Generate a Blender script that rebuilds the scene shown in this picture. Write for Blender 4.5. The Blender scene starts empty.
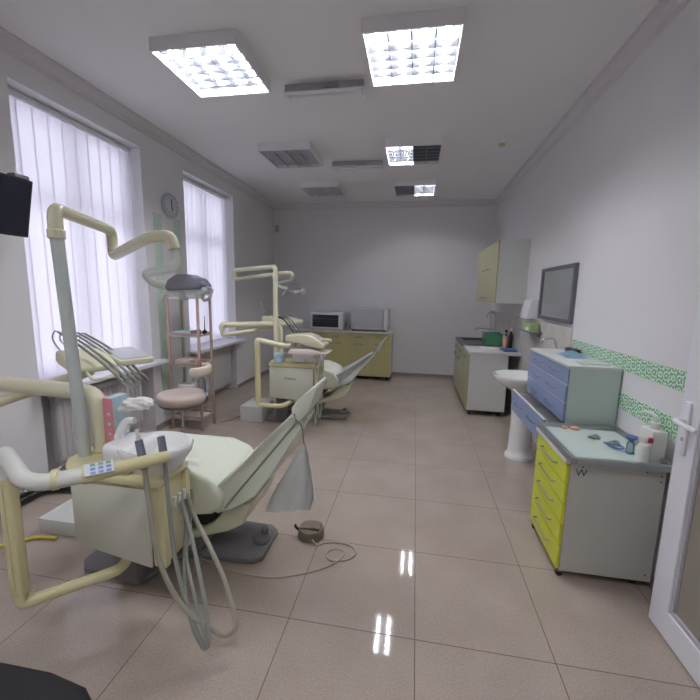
import bpy, bmesh, math, random
from mathutils import Vector, Matrix
random.seed(7)
C = bpy.context.scene.collection
sc = bpy.context.scene
PI = math.pi

# ------------------------------------------------------------------ materials
def lin(c):
    return tuple((v/255/12.92) if v/255 <= .04045 else ((v/255+.055)/1.055)**2.4 for v in c)

def mat(name, rgb, rough=.5, metal=0.0, var=.05, scale=6.0, bump=0.0, bscale=60.0, coat=0.0, trans=0.0, emis=None, estr=0.0, alpha=1.0):
    m = bpy.data.materials.new(name); m.use_nodes = True
    nt = m.node_tree; b = nt.nodes['Principled BSDF']; L = nt.links
    c = lin(rgb)
    b.inputs['Roughness'].default_value = rough
    b.inputs['Metallic'].default_value = metal
    b.inputs['Coat Weight'].default_value = coat
    b.inputs['Transmission Weight'].default_value = trans
    b.inputs['Alpha'].default_value = alpha
    tc = nt.nodes.new('ShaderNodeTexCoord')
    n = nt.nodes.new('ShaderNodeTexNoise'); n.inputs['Scale'].default_value = scale; n.inputs['Detail'].default_value = 4
    L.new(tc.outputs['Object'], n.inputs['Vector'])
    mx = nt.nodes.new('ShaderNodeMix'); mx.data_type = 'RGBA'
    mx.inputs[6].default_value = (*[v*(1-var) for v in c], 1)
    mx.inputs[7].default_value = (*[min(1, v*(1+var)) for v in c], 1)
    L.new(n.outputs['Fac'], mx.inputs[0]); L.new(mx.outputs[2], b.inputs['Base Color'])
    if bump:
        n2 = nt.nodes.new('ShaderNodeTexNoise'); n2.inputs['Scale'].default_value = bscale
        bp = nt.nodes.new('ShaderNodeBump'); bp.inputs['Strength'].default_value = bump; bp.inputs['Distance'].default_value = .002
        L.new(tc.outputs['Object'], n2.inputs['Vector']); L.new(n2.outputs['Fac'], bp.inputs['Height']); L.new(bp.outputs['Normal'], b.inputs['Normal'])
    if emis:
        b.inputs['Emission Color'].default_value = (*lin(emis), 1); b.inputs['Emission Strength'].default_value = estr
    return m

M = {}
M['wall'] = mat('wall_paint', (220,219,221), .7, var=.015, scale=1.5, bump=.15, bscale=90)
M['ceil'] = mat('ceiling_paint', (228,227,228), .75, var=.015, scale=1.2)
M['cornice'] = mat('cornice_plaster', (208,205,208), .6, var=.01)
M['baseb'] = mat('baseboard_tile', (150,140,134), .35)
M['pvc'] = mat('white_pvc', (226,226,232), .3, var=.01)
M['glass'] = None
M['cream'] = mat('cream_plastic', (216,213,184), .32, var=.02, coat=.2)
M['yellowed'] = mat('yellowed_plastic', (212,206,160), .35, var=.03)
M['ivory'] = mat('ivory_enamel', (206,207,192), .35, var=.02)
M['offwhite'] = mat('off_white_plastic', (214,216,208), .3, var=.02)
M['polegrey'] = mat('pole_enamel', (190,198,194), .35, var=.02)
M['vinyl'] = mat('pale_green_vinyl', (216,221,205), .3, var=.02, bump=.1, bscale=40)
M['vinylgrey'] = mat('grey_green_vinyl', (178,182,178), .4, var=.03)
M['rearshell'] = mat('rear_shell_plastic', (204,210,192), .38, var=.02)
M['shell'] = mat('chair_shell', (212,214,186), .35, var=.02)
M['darkgap'] = mat('dark_rubber', (38,38,40), .6)
M['plate'] = mat('grey_base_enamel', (116,114,116), .45, var=.06)
M['plate2'] = mat('warm_grey_enamel', (128,120,116), .45, var=.06)
M['ceramic'] = mat('white_ceramic', (232,233,232), .12, var=.01, coat=.5)
M['chrome'] = mat('chrome', (205,205,210), .18, metal=1.0, var=.02)
M['alu'] = mat('brushed_aluminium', (168,172,172), .38, metal=.8, var=.04)
M['steel'] = mat('steel_sink', (120,122,124), .35, metal=.8, var=.05)
M['hose'] = mat('beige_hose', (158,154,138), .5, var=.05)
M['hosegrey'] = mat('grey_hose', (142,146,138), .45, var=.05)
M['greygrip'] = mat('grey_grip', (112,118,130), .4)
M['black'] = mat('black_plastic', (28,29,33), .35)
M['screen'] = mat('dark_screen', (36,38,52), .25, var=.02)
M['fabricblack'] = mat('black_fabric', (30,30,32), .85, bump=.5, bscale=300)
M['stool'] = mat('dusty_pink_vinyl', (198,183,174), .45, var=.03)
M['stoolback'] = mat('cream_vinyl', (214,200,182), .45, var=.03)
M['wood'] = mat('reddish_wood', (178,154,142), .5, var=.18, scale=14)
M['shelf'] = mat('white_laminate', (214,210,208), .35, var=.01)
M['olive'] = mat('olive_yellow_laminate', (182,176,126), .35, var=.03)
M['khaki'] = mat('khaki_laminate', (170,168,132), .35, var=.02)
M['white'] = mat('white_melamine', (206,208,204), .4, var=.015)
M['sidegreen'] = mat('pale_green_melamine', (190,204,196), .4, var=.02)
M['cartside'] = mat('cart_side_melamine', (186,186,178), .42, var=.02)
M['blue'] = mat('blue_laminate', (132,148,184), .35, var=.02)
M['lime'] = mat('lime_laminate', (202,209,56), .35, var=.02)
M['worktop'] = mat('pale_worktop', (205,203,200), .3, var=.03)
M['darktop'] = mat('dark_worktop', (74,74,76), .35, var=.08, scale=30)
M['traygla'] = mat('pale_green_glass_top', (204,218,212), .12, var=.02, coat=.3)
M['pinkbox'] = mat('pink_card', (212,136,146), .5, var=.04)
M['bluebox'] = mat('pale_blue_card', (180,202,212), .5, var=.22, scale=60)
M['paper'] = mat('white_paper', (232,232,230), .8, var=.03, bump=.6, bscale=30)
M['greencard'] = mat('green_card', (160,190,130), .5, var=.25, scale=40)
M['bluecloth'] = mat('blue_mask_fabric', (168,204,222), .7, var=.05)
M['bluedeep'] = mat('deep_blue_plastic', (74,104,160), .4)
M['peach'] = mat('peach_plastic', (210,160,128), .5)
M['brownped'] = mat('brown_grey_pedal', (118,108,92), .45, var=.05)
M['radiator'] = mat('radiator_enamel', (206,204,206), .35, var=.01)
M['yellowpipe'] = mat('yellow_pipe', (190,176,70), .5)
M['greypipe'] = mat('grey_pipe', (118,118,118), .5)
M['clockface'] = mat('clock_face', (196,200,204), .5)
M['clockrim'] = mat('clock_rim', (168,174,184), .3)
M['mirrorframe'] = mat('mirror_frame', (116,116,124), .35, metal=.5)
M['oven'] = mat('grey_white_enamel', (208,208,212), .35, var=.01)
M['autocl'] = mat('autoclave_enamel', (184,184,192), .4, var=.02)
M['lampbody'] = mat('lamp_body', (206,212,206), .3, var=.02)
M['pinktray'] = mat('pinkish_tray', (226,214,210), .4)
M['labelw'] = mat('white_label', (214,220,228), .4)
M['labelg'] = mat('green_key', (130,170,140), .4)
M['labelb'] = mat('blue_key', (140,150,200), .4)
M['ink'] = mat('dark_ink', (70,70,74), .5)
M['red'] = mat('red_ink', (196,60,84), .5)
M['greyhousing'] = mat('grey_housing', (176,176,182), .45)
M['lampwhite'] = mat('white_housing', (226,226,228), .4)
M['louver'] = mat('louver_aluminium', (146,148,154), .25, metal=.9, var=.02)
M['louver_lightened'] = mat('louver_aluminium_lightened', (190,192,196), .4, metal=.4, var=.02)  # same louvre, colour lightened to stand in for light inside unlit fixtures
M['tubeoff'] = mat('tube_unlit', (214,216,220), .3)
M['tubeon'] = mat('tube_lit', (240,246,255), .3, emis=(250,250,255), estr=105.0)
M['detector'] = mat('yellowed_detector', (196,188,140), .4)

def glassmat(name, tint, refl=.08, rough=.02, body=0.0, bodycol=(200,200,200)):
    m = bpy.data.materials.new(name); m.use_nodes = True; nt = m.node_tree; nt.nodes.clear(); L = nt.links
    o = nt.nodes.new('ShaderNodeOutputMaterial'); t = nt.nodes.new('ShaderNodeBsdfTransparent'); t.inputs[0].default_value = (*lin(tint), 1)
    g = nt.nodes.new('ShaderNodeBsdfGlossy'); g.inputs['Roughness'].default_value = rough
    fr = nt.nodes.new('ShaderNodeFresnel'); fr.inputs['IOR'].default_value = 1.45
    n = nt.nodes.new('ShaderNodeTexNoise'); n.inputs['Scale'].default_value = 3
    mx = nt.nodes.new('ShaderNodeMixShader'); L.new(fr.outputs[0], mx.inputs[0])
    if body:
        d = nt.nodes.new('ShaderNodeBsdfTranslucent' if name == 'thin_plastic_bag' else 'ShaderNodeBsdfDiffuse')
        cr = nt.nodes.new('ShaderNodeMix'); cr.data_type='RGBA'; c=lin(bodycol)
        cr.inputs[6].default_value=(*[v*.95 for v in c],1); cr.inputs[7].default_value=(*[min(1,v*1.05) for v in c],1)
        L.new(n.outputs['Fac'], cr.inputs[0]); L.new(cr.outputs[2], d.inputs[0])
        m2 = nt.nodes.new('ShaderNodeMixShader'); m2.inputs[0].default_value = body
        dd = d
        if name == 'thin_plastic_bag':
            d3 = nt.nodes.new('ShaderNodeBsdfDiffuse'); L.new(cr.outputs[2], d3.inputs[0])
            dd = nt.nodes.new('ShaderNodeMixShader'); dd.inputs[0].default_value = .5; L.new(d.outputs[0], dd.inputs[1]); L.new(d3.outputs[0], dd.inputs[2])
        L.new(t.outputs[0], m2.inputs[1]); L.new(dd.outputs[0], m2.inputs[2]); L.new(m2.outputs[0], mx.inputs[1])
    else:
        L.new(t.outputs[0], mx.inputs[1])
    L.new(g.outputs[0], mx.inputs[2]); L.new(mx.outputs[0], o.inputs[0])
    return m
M['glass'] = glassmat('window_glass', (240,244,246))
M['lampcover'] = glassmat('smoky_lamp_cover', (190,190,200), body=.45, bodycol=(165,165,178), rough=.08)
M['greenp'] = glassmat('green_plastic', (170,225,195), body=.6, bodycol=(110,180,145), rough=.2)
M['doorglass'] = glassmat('dim_door_glass', (190,186,180), body=.75, bodycol=(168,160,148), rough=.08)
M['plasticbag'] = glassmat('thin_plastic_bag', (250,252,252), body=.6, bodycol=(244,250,252), rough=.35)
M['clearplastic'] = glassmat('clear_plastic', (220,232,238), body=.25, bodycol=(160,180,200), rough=.1)

def blindmat():
    m = bpy.data.materials.new('translucent_blind_fabric'); m.use_nodes = True; nt = m.node_tree; nt.nodes.clear(); L = nt.links
    o = nt.nodes.new('ShaderNodeOutputMaterial'); t = nt.nodes.new('ShaderNodeBsdfTranslucent'); d = nt.nodes.new('ShaderNodeBsdfDiffuse')
    tc = nt.nodes.new('ShaderNodeTexCoord'); w = nt.nodes.new('ShaderNodeTexNoise'); w.inputs['Scale'].default_value = 120
    mx = nt.nodes.new('ShaderNodeMix'); mx.data_type='RGBA'
    mx.inputs[6].default_value = (*lin((228,221,234)),1); mx.inputs[7].default_value = (*lin((240,235,243)),1)
    L.new(tc.outputs['Object'], w.inputs['Vector']); L.new(w.outputs['Fac'], mx.inputs[0])
    L.new(mx.outputs[2], t.inputs[0]); L.new(mx.outputs[2], d.inputs[0])
    s = nt.nodes.new('ShaderNodeMixShader'); s.inputs[0].default_value = .45
    L.new(t.outputs[0], s.inputs[1]); L.new(d.outputs[0], s.inputs[2]); L.new(s.outputs[0], o.inputs[0])
    return m
M['blind'] = blindmat()

def math_node(nt, op, a, b=None, c=None):
    n = nt.nodes.new('ShaderNodeMath'); n.operation = op
    for i, v in enumerate((a, b, c)):
        if v is None: continue
        if isinstance(v, (int, float)): n.inputs[i].default_value = v
        else: nt.links.new(v, n.inputs[i])
    return n.outputs[0]

def floormat():
    m = bpy.data.materials.new('beige_floor_tiles'); m.use_nodes = True; nt = m.node_tree; L = nt.links; b = nt.nodes['Principled BSDF']
    tc = nt.nodes.new('ShaderNodeTexCoord'); sp = nt.nodes.new('ShaderNodeSeparateXYZ'); L.new(tc.outputs['Object'], sp.inputs[0])
    def gl(o):
        v = math_node(nt, 'DIVIDE', o, .6); f = math_node(nt, 'FRACT', math_node(nt, 'ADD', v, 100.5))
        return math_node(nt, 'LESS_THAN', math_node(nt, 'ABSOLUTE', math_node(nt, 'SUBTRACT', f, .5)), .0035)
    g = math_node(nt, 'MAXIMUM', gl(sp.outputs[0]), gl(sp.outputs[1]))
    n1 = nt.nodes.new('ShaderNodeTexNoise'); n1.inputs['Scale'].default_value = 2.5; n1.inputs['Detail'].default_value = 3
    n2 = nt.nodes.new('ShaderNodeTexNoise'); n2.inputs['Scale'].default_value = 130; n2.inputs['Detail'].default_value = 2
    L.new(tc.outputs['Object'], n1.inputs['Vector']); L.new(tc.outputs['Object'], n2.inputs['Vector'])
    f = math_node(nt, 'ADD', math_node(nt, 'MULTIPLY', n1.outputs['Fac'], .4), math_node(nt, 'MULTIPLY', n2.outputs['Fac'], .6))
    cr = nt.nodes.new('ShaderNodeValToRGB'); cr.color_ramp.elements[0].position = .36; cr.color_ramp.elements[1].position = .64
    cr.color_ramp.elements[0].color = (*lin((156,143,133)),1); cr.color_ramp.elements[1].color = (*lin((177,164,153)),1)
    L.new(f, cr.inputs[0])
    # per-tile tone
    fx = math_node(nt, 'FLOOR', math_node(nt,'DIVIDE',sp.outputs[0],.6)); fy = math_node(nt,'FLOOR', math_node(nt,'DIVIDE',sp.outputs[1],.6))
    cb = nt.nodes.new('ShaderNodeCombineXYZ'); L.new(fx, cb.inputs[0]); L.new(fy, cb.inputs[1])
    wn = nt.nodes.new('ShaderNodeTexWhiteNoise'); L.new(cb.outputs[0], wn.inputs['Vector'])
    hs = nt.nodes.new('ShaderNodeHueSaturation'); L.new(cr.outputs[0], hs.inputs['Color'])
    L.new(math_node(nt,'ADD',math_node(nt,'MULTIPLY',wn.outputs['Value'],.06),.97), hs.inputs['Value'])
    mx = nt.nodes.new('ShaderNodeMix'); mx.data_type='RGBA'; L.new(g, mx.inputs[0]); L.new(hs.outputs[0], mx.inputs[6]); mx.inputs[7].default_value = (*lin((92,78,70)),1)
    L.new(mx.outputs[2], b.inputs['Base Color'])
    L.new(math_node(nt,'ADD',math_node(nt,'MULTIPLY',g,.4),.05), b.inputs['Roughness'])
    b.inputs['IOR'].default_value = 1.5
    return m
M['floor'] = floormat()

def tilemat():
    m = bpy.data.materials.new('beige_wall_tiles'); m.use_nodes = True; nt = m.node_tree; L = nt.links; b = nt.nodes['Principled BSDF']
    tc = nt.nodes.new('ShaderNodeTexCoord'); sp = nt.nodes.new('ShaderNodeSeparateXYZ'); L.new(tc.outputs['Object'], sp.inputs[0])
    def gl(o, s, off):
        f = math_node(nt, 'FRACT', math_node(nt, 'ADD', math_node(nt,'DIVIDE', o, s), off))
        return math_node(nt, 'LESS_THAN', math_node(nt, 'ABSOLUTE', math_node(nt, 'SUBTRACT', f, .5)), .012)
    g = math_node(nt, 'MAXIMUM', gl(sp.outputs[1], .25, 20.5), gl(sp.outputs[2], .33, 20.5))
    n1 = nt.nodes.new('ShaderNodeTexNoise'); n1.inputs['Scale'].default_value = 8; n1.inputs['Detail'].default_value = 5; L.new(tc.outputs['Object'], n1.inputs['Vector'])
    cr = nt.nodes.new('ShaderNodeValToRGB'); cr.color_ramp.elements[0].position=.35; cr.color_ramp.elements[1].position=.65
    cr.color_ramp.elements[0].color = (*lin((198,194,188)),1); cr.color_ramp.elements[1].color = (*lin((208,205,201)),1); L.new(n1.outputs['Fac'], cr.inputs[0])
    mx = nt.nodes.new('ShaderNodeMix'); mx.data_type='RGBA'; L.new(g, mx.inputs[0]); L.new(cr.outputs[0], mx.inputs[6]); mx.inputs[7].default_value = (*lin((214,210,206)),1)
    L.new(mx.outputs[2], b.inputs['Base Color']); b.inputs['Roughness'].default_value = .2
    return m
M['walltile'] = tilemat()

def damask(name, ax, period, z0):
    """green and white ogee pattern; ax = 1 runs along y, 2 runs along z (band centre on the other axis)"""
    m = bpy.data.materials.new(name); m.use_nodes = True; nt = m.node_tree; L = nt.links; b = nt.nodes['Principled BSDF']
    tc = nt.nodes.new('ShaderNodeTexCoord'); sp = nt.nodes.new('ShaderNodeSeparateXYZ'); L.new(tc.outputs['Object'], sp.inputs[0])
    along = sp.outputs[1] if ax == 1 else sp.outputs[2]; across = sp.outputs[2] if ax == 1 else sp.outputs[1]
    k = 2*PI/period
    a = math_node(nt,'MULTIPLY', along, k); c = math_node(nt,'MULTIPLY', math_node(nt,'SUBTRACT', across, z0), k)
    n = nt.nodes.new('ShaderNodeTexNoise'); n.inputs['Scale'].default_value = 45; n.inputs['Detail'].default_value = 1; L.new(tc.outputs['Object'], n.inputs['Vector'])
    s1 = math_node(nt,'SINE', a); c2 = math_node(nt,'COSINE', c)
    base = math_node(nt,'MULTIPLY', s1, c2)
    fine = math_node(nt,'MULTIPLY', math_node(nt,'SINE', math_node(nt,'MULTIPLY', a, 4)), math_node(nt,'COSINE', math_node(nt,'MULTIPLY', c, 4)))
    rings = math_node(nt,'SINE', math_node(nt,'MULTIPLY', base, 7))
    v = math_node(nt,'ADD', math_node(nt,'MULTIPLY', rings, .5), math_node(nt,'MULTIPLY', fine, .45))
    v = math_node(nt,'ADD', v, math_node(nt,'MULTIPLY', math_node(nt,'SUBTRACT', n.outputs['Fac'], .5), 1.2))
    cr = nt.nodes.new('ShaderNodeValToRGB'); cr.color_ramp.elements[0].position=.42; cr.color_ramp.elements[1].position=.6
    cr.color_ramp.elements[0].color = (*lin((110,168,124) if ax == 1 else (168,196,178)),1); cr.color_ramp.elements[1].color = (*lin((214,228,216)),1)
    L.new(math_node(nt,'ADD', math_node(nt,'MULTIPLY', v, .5), .5), cr.inputs[0]); L.new(cr.outputs[0], b.inputs['Base Color']); b.inputs['Roughness'].default_value=.5
    return m

# ------------------------------------------------------------------ geometry helpers
def nb(): return bmesh.new()
def bx(bm, x0, x1, y0, y1, z0, z1, bev=0, seg=2):
    t = bmesh.new(); bmesh.ops.create_cube(t, size=1)
    for v in t.verts: v.co = Vector(((x0+x1)/2+v.co.x*(x1-x0), (y0+y1)/2+v.co.y*(y1-y0), (z0+z1)/2+v.co.z*(z1-z0)))
    if bev: bmesh.ops.bevel(t, geom=t.edges[:], offset=bev, segments=seg, affect='EDGES', profile=.5)
    return merge(bm, t)
def merge(bm, t, mtx=None):
    me = bpy.data.meshes.new('tmp'); t.to_mesh(me); t.free()
    if mtx is not None: me.transform(mtx)
    bm.from_mesh(me); bpy.data.meshes.remove(me); return bm
def prism(bm, pts, axis, a0, a1, bev=0, seg=2, taper=None):
    """pts: closed 2D outline in the plane normal to axis ('y': (x,z), 'x': (y,z), 'z': (x,y))"""
    t = bmesh.new()
    def P(p, a):
        u, v = p
        return {'y': (u, a, v), 'x': (a, u, v), 'z': (u, v, a)}[axis]
    n = len(pts); A = []; B = []
    for p in pts:
        s0, s1 = (a0, a1) if taper is None else taper(p, a0, a1)
        A.append(t.verts.new(P(p, s0))); B.append(t.verts.new(P(p, s1)))
    t.faces.new(A); t.faces.new(B[::-1])
    for i in range(n): t.faces.new((A[i], B[i], B[(i+1)%n], A[(i+1)%n]))
    bmesh.ops.recalc_face_normals(t, faces=t.faces)
    if bev:
        es = [e for e in t.edges if e.calc_face_angle(0) > .5]
        bmesh.ops.bevel(t, geom=es, offset=bev, segments=seg, affect='EDGES', profile=.5, clamp_overlap=True)
    return merge(bm, t)
def fillet(pts, r, n=6):
    P = [Vector(p) for p in pts]; out = [P[0]]
    for i in range(1, len(P)-1):
        a = (P[i-1]-P[i]); b = (P[i+1]-P[i]); d = min(r, a.length*.48, b.length*.48)
        s = P[i]+a.normalized()*d; e = P[i]+b.normalized()*d
        for k in range(n+1):
            t = k/n; out.append(s*(1-t)**2+P[i]*2*t*(1-t)+e*t*t)
    out.append(P[-1]); return out
def spline(pts, n=8):
    P = [Vector(p) for p in pts]; P = [2*P[0]-P[1]]+P+[2*P[-1]-P[-2]]; out = []
    for i in range(1, len(P)-2):
        for k in range(n):
            t = k/n; a, b, c, d = P[i-1], P[i], P[i+1], P[i+2]
            out.append(.5*((2*b)+(c-a)*t+(2*a-5*b+4*c-d)*t*t+(3*b-a-3*c+d)*t**3))
    out.append(P[-2]); return out
def sweep(bm, path, r, n=12, cap=True, sq=1.0):
    path = [Vector(p) for p in path]; q = [path[0]]
    for p in path[1:]:
        if (p-q[-1]).length > 1e-5: q.append(p)
    path = q; N = len(path)
    rr = r if isinstance(r, (list, tuple)) else None
    if rr and len(rr) != N: rr = [rr[0]+(rr[-1]-rr[0])*i/(N-1) for i in range(N)]
    T = [(path[min(i+1, N-1)]-path[max(i-1, 0)]).normalized() for i in range(N)]
    up = Vector((0,0,1)) if abs(T[0].z) < .9 else Vector((0,1,0))
    u = T[0].cross(up).normalized(); rings = []
    for i in range(N):
        if i:
            ax = T[i-1].cross(T[i])
            if ax.length > 1e-7: u = Matrix.Rotation(T[i-1].angle(T[i]), 3, ax.normalized()) @ u
        u = (u-T[i]*u.dot(T[i])).normalized(); w = T[i].cross(u)
        R_ = rr[i] if rr else r
        rings.append([bm.verts.new(path[i]+(u*math.cos(2*PI*k/n)+w*math.sin(2*PI*k/n)*sq)*R_) for k in range(n)])
    for i in range(N-1):
        for k in range(n):
            bm.faces.new((rings[i][k], rings[i][(k+1)%n], rings[i+1][(k+1)%n], rings[i+1][k]))
    if cap:
        bm.faces.new(rings[0][::-1]); bm.faces.new(rings[-1])
    return bm
def tube(pts, r, fil=.06, n=14, fn=6): return sweep(nb(), fillet(pts, fil, fn), r, n)
def cyl(bm, c, r, z0, z1, n=24, r2=None, axis='z', bev=0):
    r2 = r if r2 is None else r2
    d = {'z': Vector((0,0,1)), 'x': Vector((1,0,0)), 'y': Vector((0,1,0))}[axis]
    c = Vector(c)
    if bev: return sweep(bm, [c+d*z0, c+d*(z0+1e-4), c+d*(z0+bev), c+d*(z1-bev), c+d*(z1-1e-4), c+d*z1], [max(r-bev,1e-4), r-bev*.7, r, r2, r2-bev*.7, max(r2-bev,1e-4)], n)
    return sweep(bm, [c+d*z0, c+d*z1], [r, r2], n)
def lathe(bm, c, prof, n=32, sx=1, sy=1, rot=0):
    """prof: (r, z) list around the vertical axis"""
    rings = []
    for r, z in prof:
        ring = []
        for k in range(n):
            a = 2*PI*k/n; x = r*math.cos(a)*sx; y = r*math.sin(a)*sy
            ring.append(bm.verts.new((c[0]+x*math.cos(rot)-y*math.sin(rot), c[1]+x*math.sin(rot)+y*math.cos(rot), c[2]+z)))
        rings.append(ring)
    for i in range(len(rings)-1):
        for k in range(n): bm.faces.new((rings[i][k], rings[i][(k+1)%n], rings[i+1][(k+1)%n], rings[i+1][k]))
    bm.faces.new(rings[0][::-1]); bm.faces.new(rings[-1]); return bm
def wpos(o):
    v = Vector((0,0,0))
    while o is not None: v += o.location; o = o.parent
    return v
def obj(name, bm, m, parent=None, smooth=True, ang=35, mods=None):
    bmesh.ops.recalc_face_normals(bm, faces=bm.faces)
    me = bpy.data.meshes.new(name); 
    off = wpos(parent) if parent else Vector((0,0,0))
    if off.length: bmesh.ops.translate(bm, verts=bm.verts, vec=-off)
    bm.to_mesh(me); bm.free(); me.materials.append(M[m] if isinstance(m, str) else m)
    if smooth:
        for p in me.polygons: p.use_smooth = True
        me.set_sharp_from_angle(angle=math.radians(ang))
    o = bpy.data.objects.new(name, me); C.objects.link(o)
    if parent: o.parent = parent
    return o
def tag(o, label, cat, group=None):
    o['label'] = label; o['category'] = cat
    if group: o['group'] = group
    return o
def thing(name, label, cat, loc=(0,0,0), group=None):
    o = bpy.data.objects.new(name, None); o.empty_display_size = .1; o.location = loc; C.objects.link(o)
    return tag(o, label, cat, group)
def solo(name, bm, m, label, cat, group=None, **k):
    """a thing that is one mesh: origin moved to the middle of its base"""
    vs = [v.co for v in bm.verts]
    c = Vector(((min(v.x for v in vs)+max(v.x for v in vs))/2, (min(v.y for v in vs)+max(v.y for v in vs))/2, min(v.z for v in vs)))
    bmesh.ops.translate(bm, verts=bm.verts, vec=-c)
    o = obj(name, bm, m, **k); o.location = c; return tag(o, label, cat, group)
def struct(name, bm, m, parent=None, **k):
    o = obj(name, bm, m, parent, **k)
    if parent is None: o['kind'] = 'structure'
    return o
def copy_tree(o, parent=None, shift=Vector((0,0,0))):
    c = o.copy(); C.objects.link(c)
    if parent: c.parent = parent
    else: c.location = o.location+shift
    for ch in list(o.children): copy_tree(ch, c)
    return c
def text_bm(s, size, origin, xdir, ydir, ext=.0006):
    cu = bpy.data.curves.new('t', 'FONT'); cu.body = s; cu.size = size; cu.extrude = ext; cu.align_x = 'CENTER'; cu.align_y = 'CENTER'
    ob = bpy.data.objects.new('t', cu); C.objects.link(ob); bpy.context.view_layer.update()
    me = bpy.data.meshes.new_from_object(ob.evaluated_get(bpy.context.evaluated_depsgraph_get()))
    bpy.data.objects.remove(ob); bpy.data.curves.remove(cu)
    X = Vector(xdir).normalized(); Y = Vector(ydir).normalized(); Z = X.cross(Y)
    mt = Matrix(((X.x,Y.x,Z.x,origin[0]),(X.y,Y.y,Z.y,origin[1]),(X.z,Y.z,Z.z,origin[2]),(0,0,0,1)))
    me.transform(mt); b = nb(); b.from_mesh(me); bpy.data.meshes.remove(me); return b

# ------------------------------------------------------------------ room shell
XL, XR, YB, YF, H = -2.84, 1.28, 5.65, -3.1, 3.2
struct('floor', bx(nb(), XL-.36, XR+.15, YF-.15, YB+.15, -.1, 0), 'floor', smooth=False)
struct('ceiling', bx(nb(), XL-.36, XR+.15, YF-.15, YB+.15, H, H+.1), 'ceil', smooth=False)
struct('wall_back', bx(nb(), XL, XR, YB, YB+.15, 0, H), 'wall', smooth=False)
struct('wall_front', bx(nb(), XL, XR, YF-.15, YF, 0, H), 'wall', smooth=False)
struct('wall_right', bx(nb(), XR, XR+.15, YF-.15, YB+.15, 0, H), 'wall', smooth=False)
W = [(.80, 2.05), (2.76, 4.0)]; ZS, ZT = .80, 2.95
b = nb(); X0 = XL-.36
for y0, y1 in ((YF-.15, W[0][0]), (W[0][1], W[1][0]), (W[1][1], YB+.15)): bx(b, X0, XL, y0, y1, 0, H)
for y0, y1 in W:
    bx(b, X0, XL, y0, y1, ZT, H)
    bx(b, X0, XL-.2, y0, y1, 0, ZS-.04)
struct('wall_left', b, 'wall', smooth=False)
# cornice
prof = [(0,0),(.085,0),(.085,-.016),(.07,-.02),(.062,-.04),(.04,-.062),(.022,-.07),(.018,-.088),(0,-.1)]
def corn(n, side):
    if side == 'left': bm = prism(nb(), [(XL+a, H+c) for a, c in prof], 'y', YF, YB)
    if side == 'right': bm = prism(nb(), [(XR-a, H+c) for a, c in prof], 'y', YF, YB)
    if side == 'back': bm = prism(nb(), [(YB-a, H+c) for a, c in prof], 'x', XL+.085, XR-.085)
    struct('trim_%d' % n, bm, 'cornice', ang=20)
corn(1, 'left'); corn(2, 'right'); corn(3, 'back')
struct('baseboard_back', bx(nb(), XL+.012, XR-.012, YB-.012, YB, 0, .06), 'baseb', smooth=False)
struct('baseboard_right', bx(nb(), XR-.012, XR, YF, 1.98, 0, .06), 'baseb', smooth=False)
b = nb()
for y0, y1 in ((YF, W[0][0]), (W[0][1], W[1][0]), (W[1][1], YB)): bx(b, XL, XL+.012, y0, y1, 0, .06)
struct('baseboard_left', b, 'baseb', smooth=False)
# tiled part of the right wall
struct('trim_4', bx(nb(), XR-.008, XR, 1.98, YB, 0, 1.3), 'walltile', smooth=False)
# windows: frame, panes, sill, radiator recess lining
for i, (y0, y1) in enumerate(W):
    w = bpy.data.objects.new('window_%d' % (i+1), None); C.objects.link(w); w['kind'] = 'structure'; w.location = (XL-.28, (y0+y1)/2, ZS)
    b = nb(); xa, xb = XL-.31, XL-.25
    bx(b, xa, xb, y0, y1, ZS, ZS+.07); bx(b, xa, xb, y0, y1, ZT-.07, ZT); bx(b, xa, xb, y0, y0+.07, ZS+.07, ZT-.07); bx(b, xa, xb, y1-.07, y1, ZS+.07, ZT-.07)
    bx(b, xa, xb, (y0+y1)/2-.025, (y0+y1)/2+.025, ZS+.07, ZT-.07); bx(b, xa, xb, y0+.07, y1-.07, 2.22, 2.27)
    obj('window_frame', b, 'pvc', w, smooth=False)
    obj('window_pane', bx(nb(), XL-.285, XL-.275, y0+.07, y1-.07, ZS+.07, ZT-.07), 'glass', w, smooth=False)
    b = nb(); bx(b, XL-.25, XL, y0+.001, y1-.001, ZS-.04, ZS); bx(b, XL, XL+.13, y0-.06, y1+.1, ZS-.04, ZS, bev=.008)
    obj('window_sill', b, 'pvc', w)
# recess trim at the floor
# ------------------------------------------------------------------ blinds
def blind(i, y0, y1, n, label):
    t = thing('vertical_blind', label, 'blind', (XL-.13, (y0+y1)/2, ZS), 'vertical blinds in the window openings')
    obj('headrail', bx(nb(), XL-.155, XL-.105, y0+.01, y1-.01, ZT-.055, ZT-.012, bev=.004), 'lampwhite', t)
    wd = (y1-y0-.04)/n
    for k in range(n):
        yc = y0+.02+wd*(k+.5); a = math.radians(8)
        hw = wd*.56
        bm = nb(); N = 6
        dx, dy = math.sin(a), math.cos(a); rows = []
        for z in (ZS+.03, ZT-.055):
            row = []
            for q in range(N+1):
                s = -1+2*q/N; bow = .003*(1-s*s)
                row.append((XL-.13+dx*hw*s+bow, yc+dy*hw*s, z))
            rows.append(row)
        for th in (0, .0012):
            V = [[bm.verts.new((p[0]+th, p[1], p[2])) for p in r] for r in rows]
            for q in range(N): bm.faces.new((V[0][q], V[0][q+1], V[1][q+1], V[1][q]))
            break
        obj('slat', bm, 'blind', t)
    return t
blind(1, *W[0], 10, 'white vertical slat blind closed across the nearer, wider-looking window beside the screen')
blind(2, *W[1], 11, 'white vertical slat blind closed across the farther window, behind the wooden rack')
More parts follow.
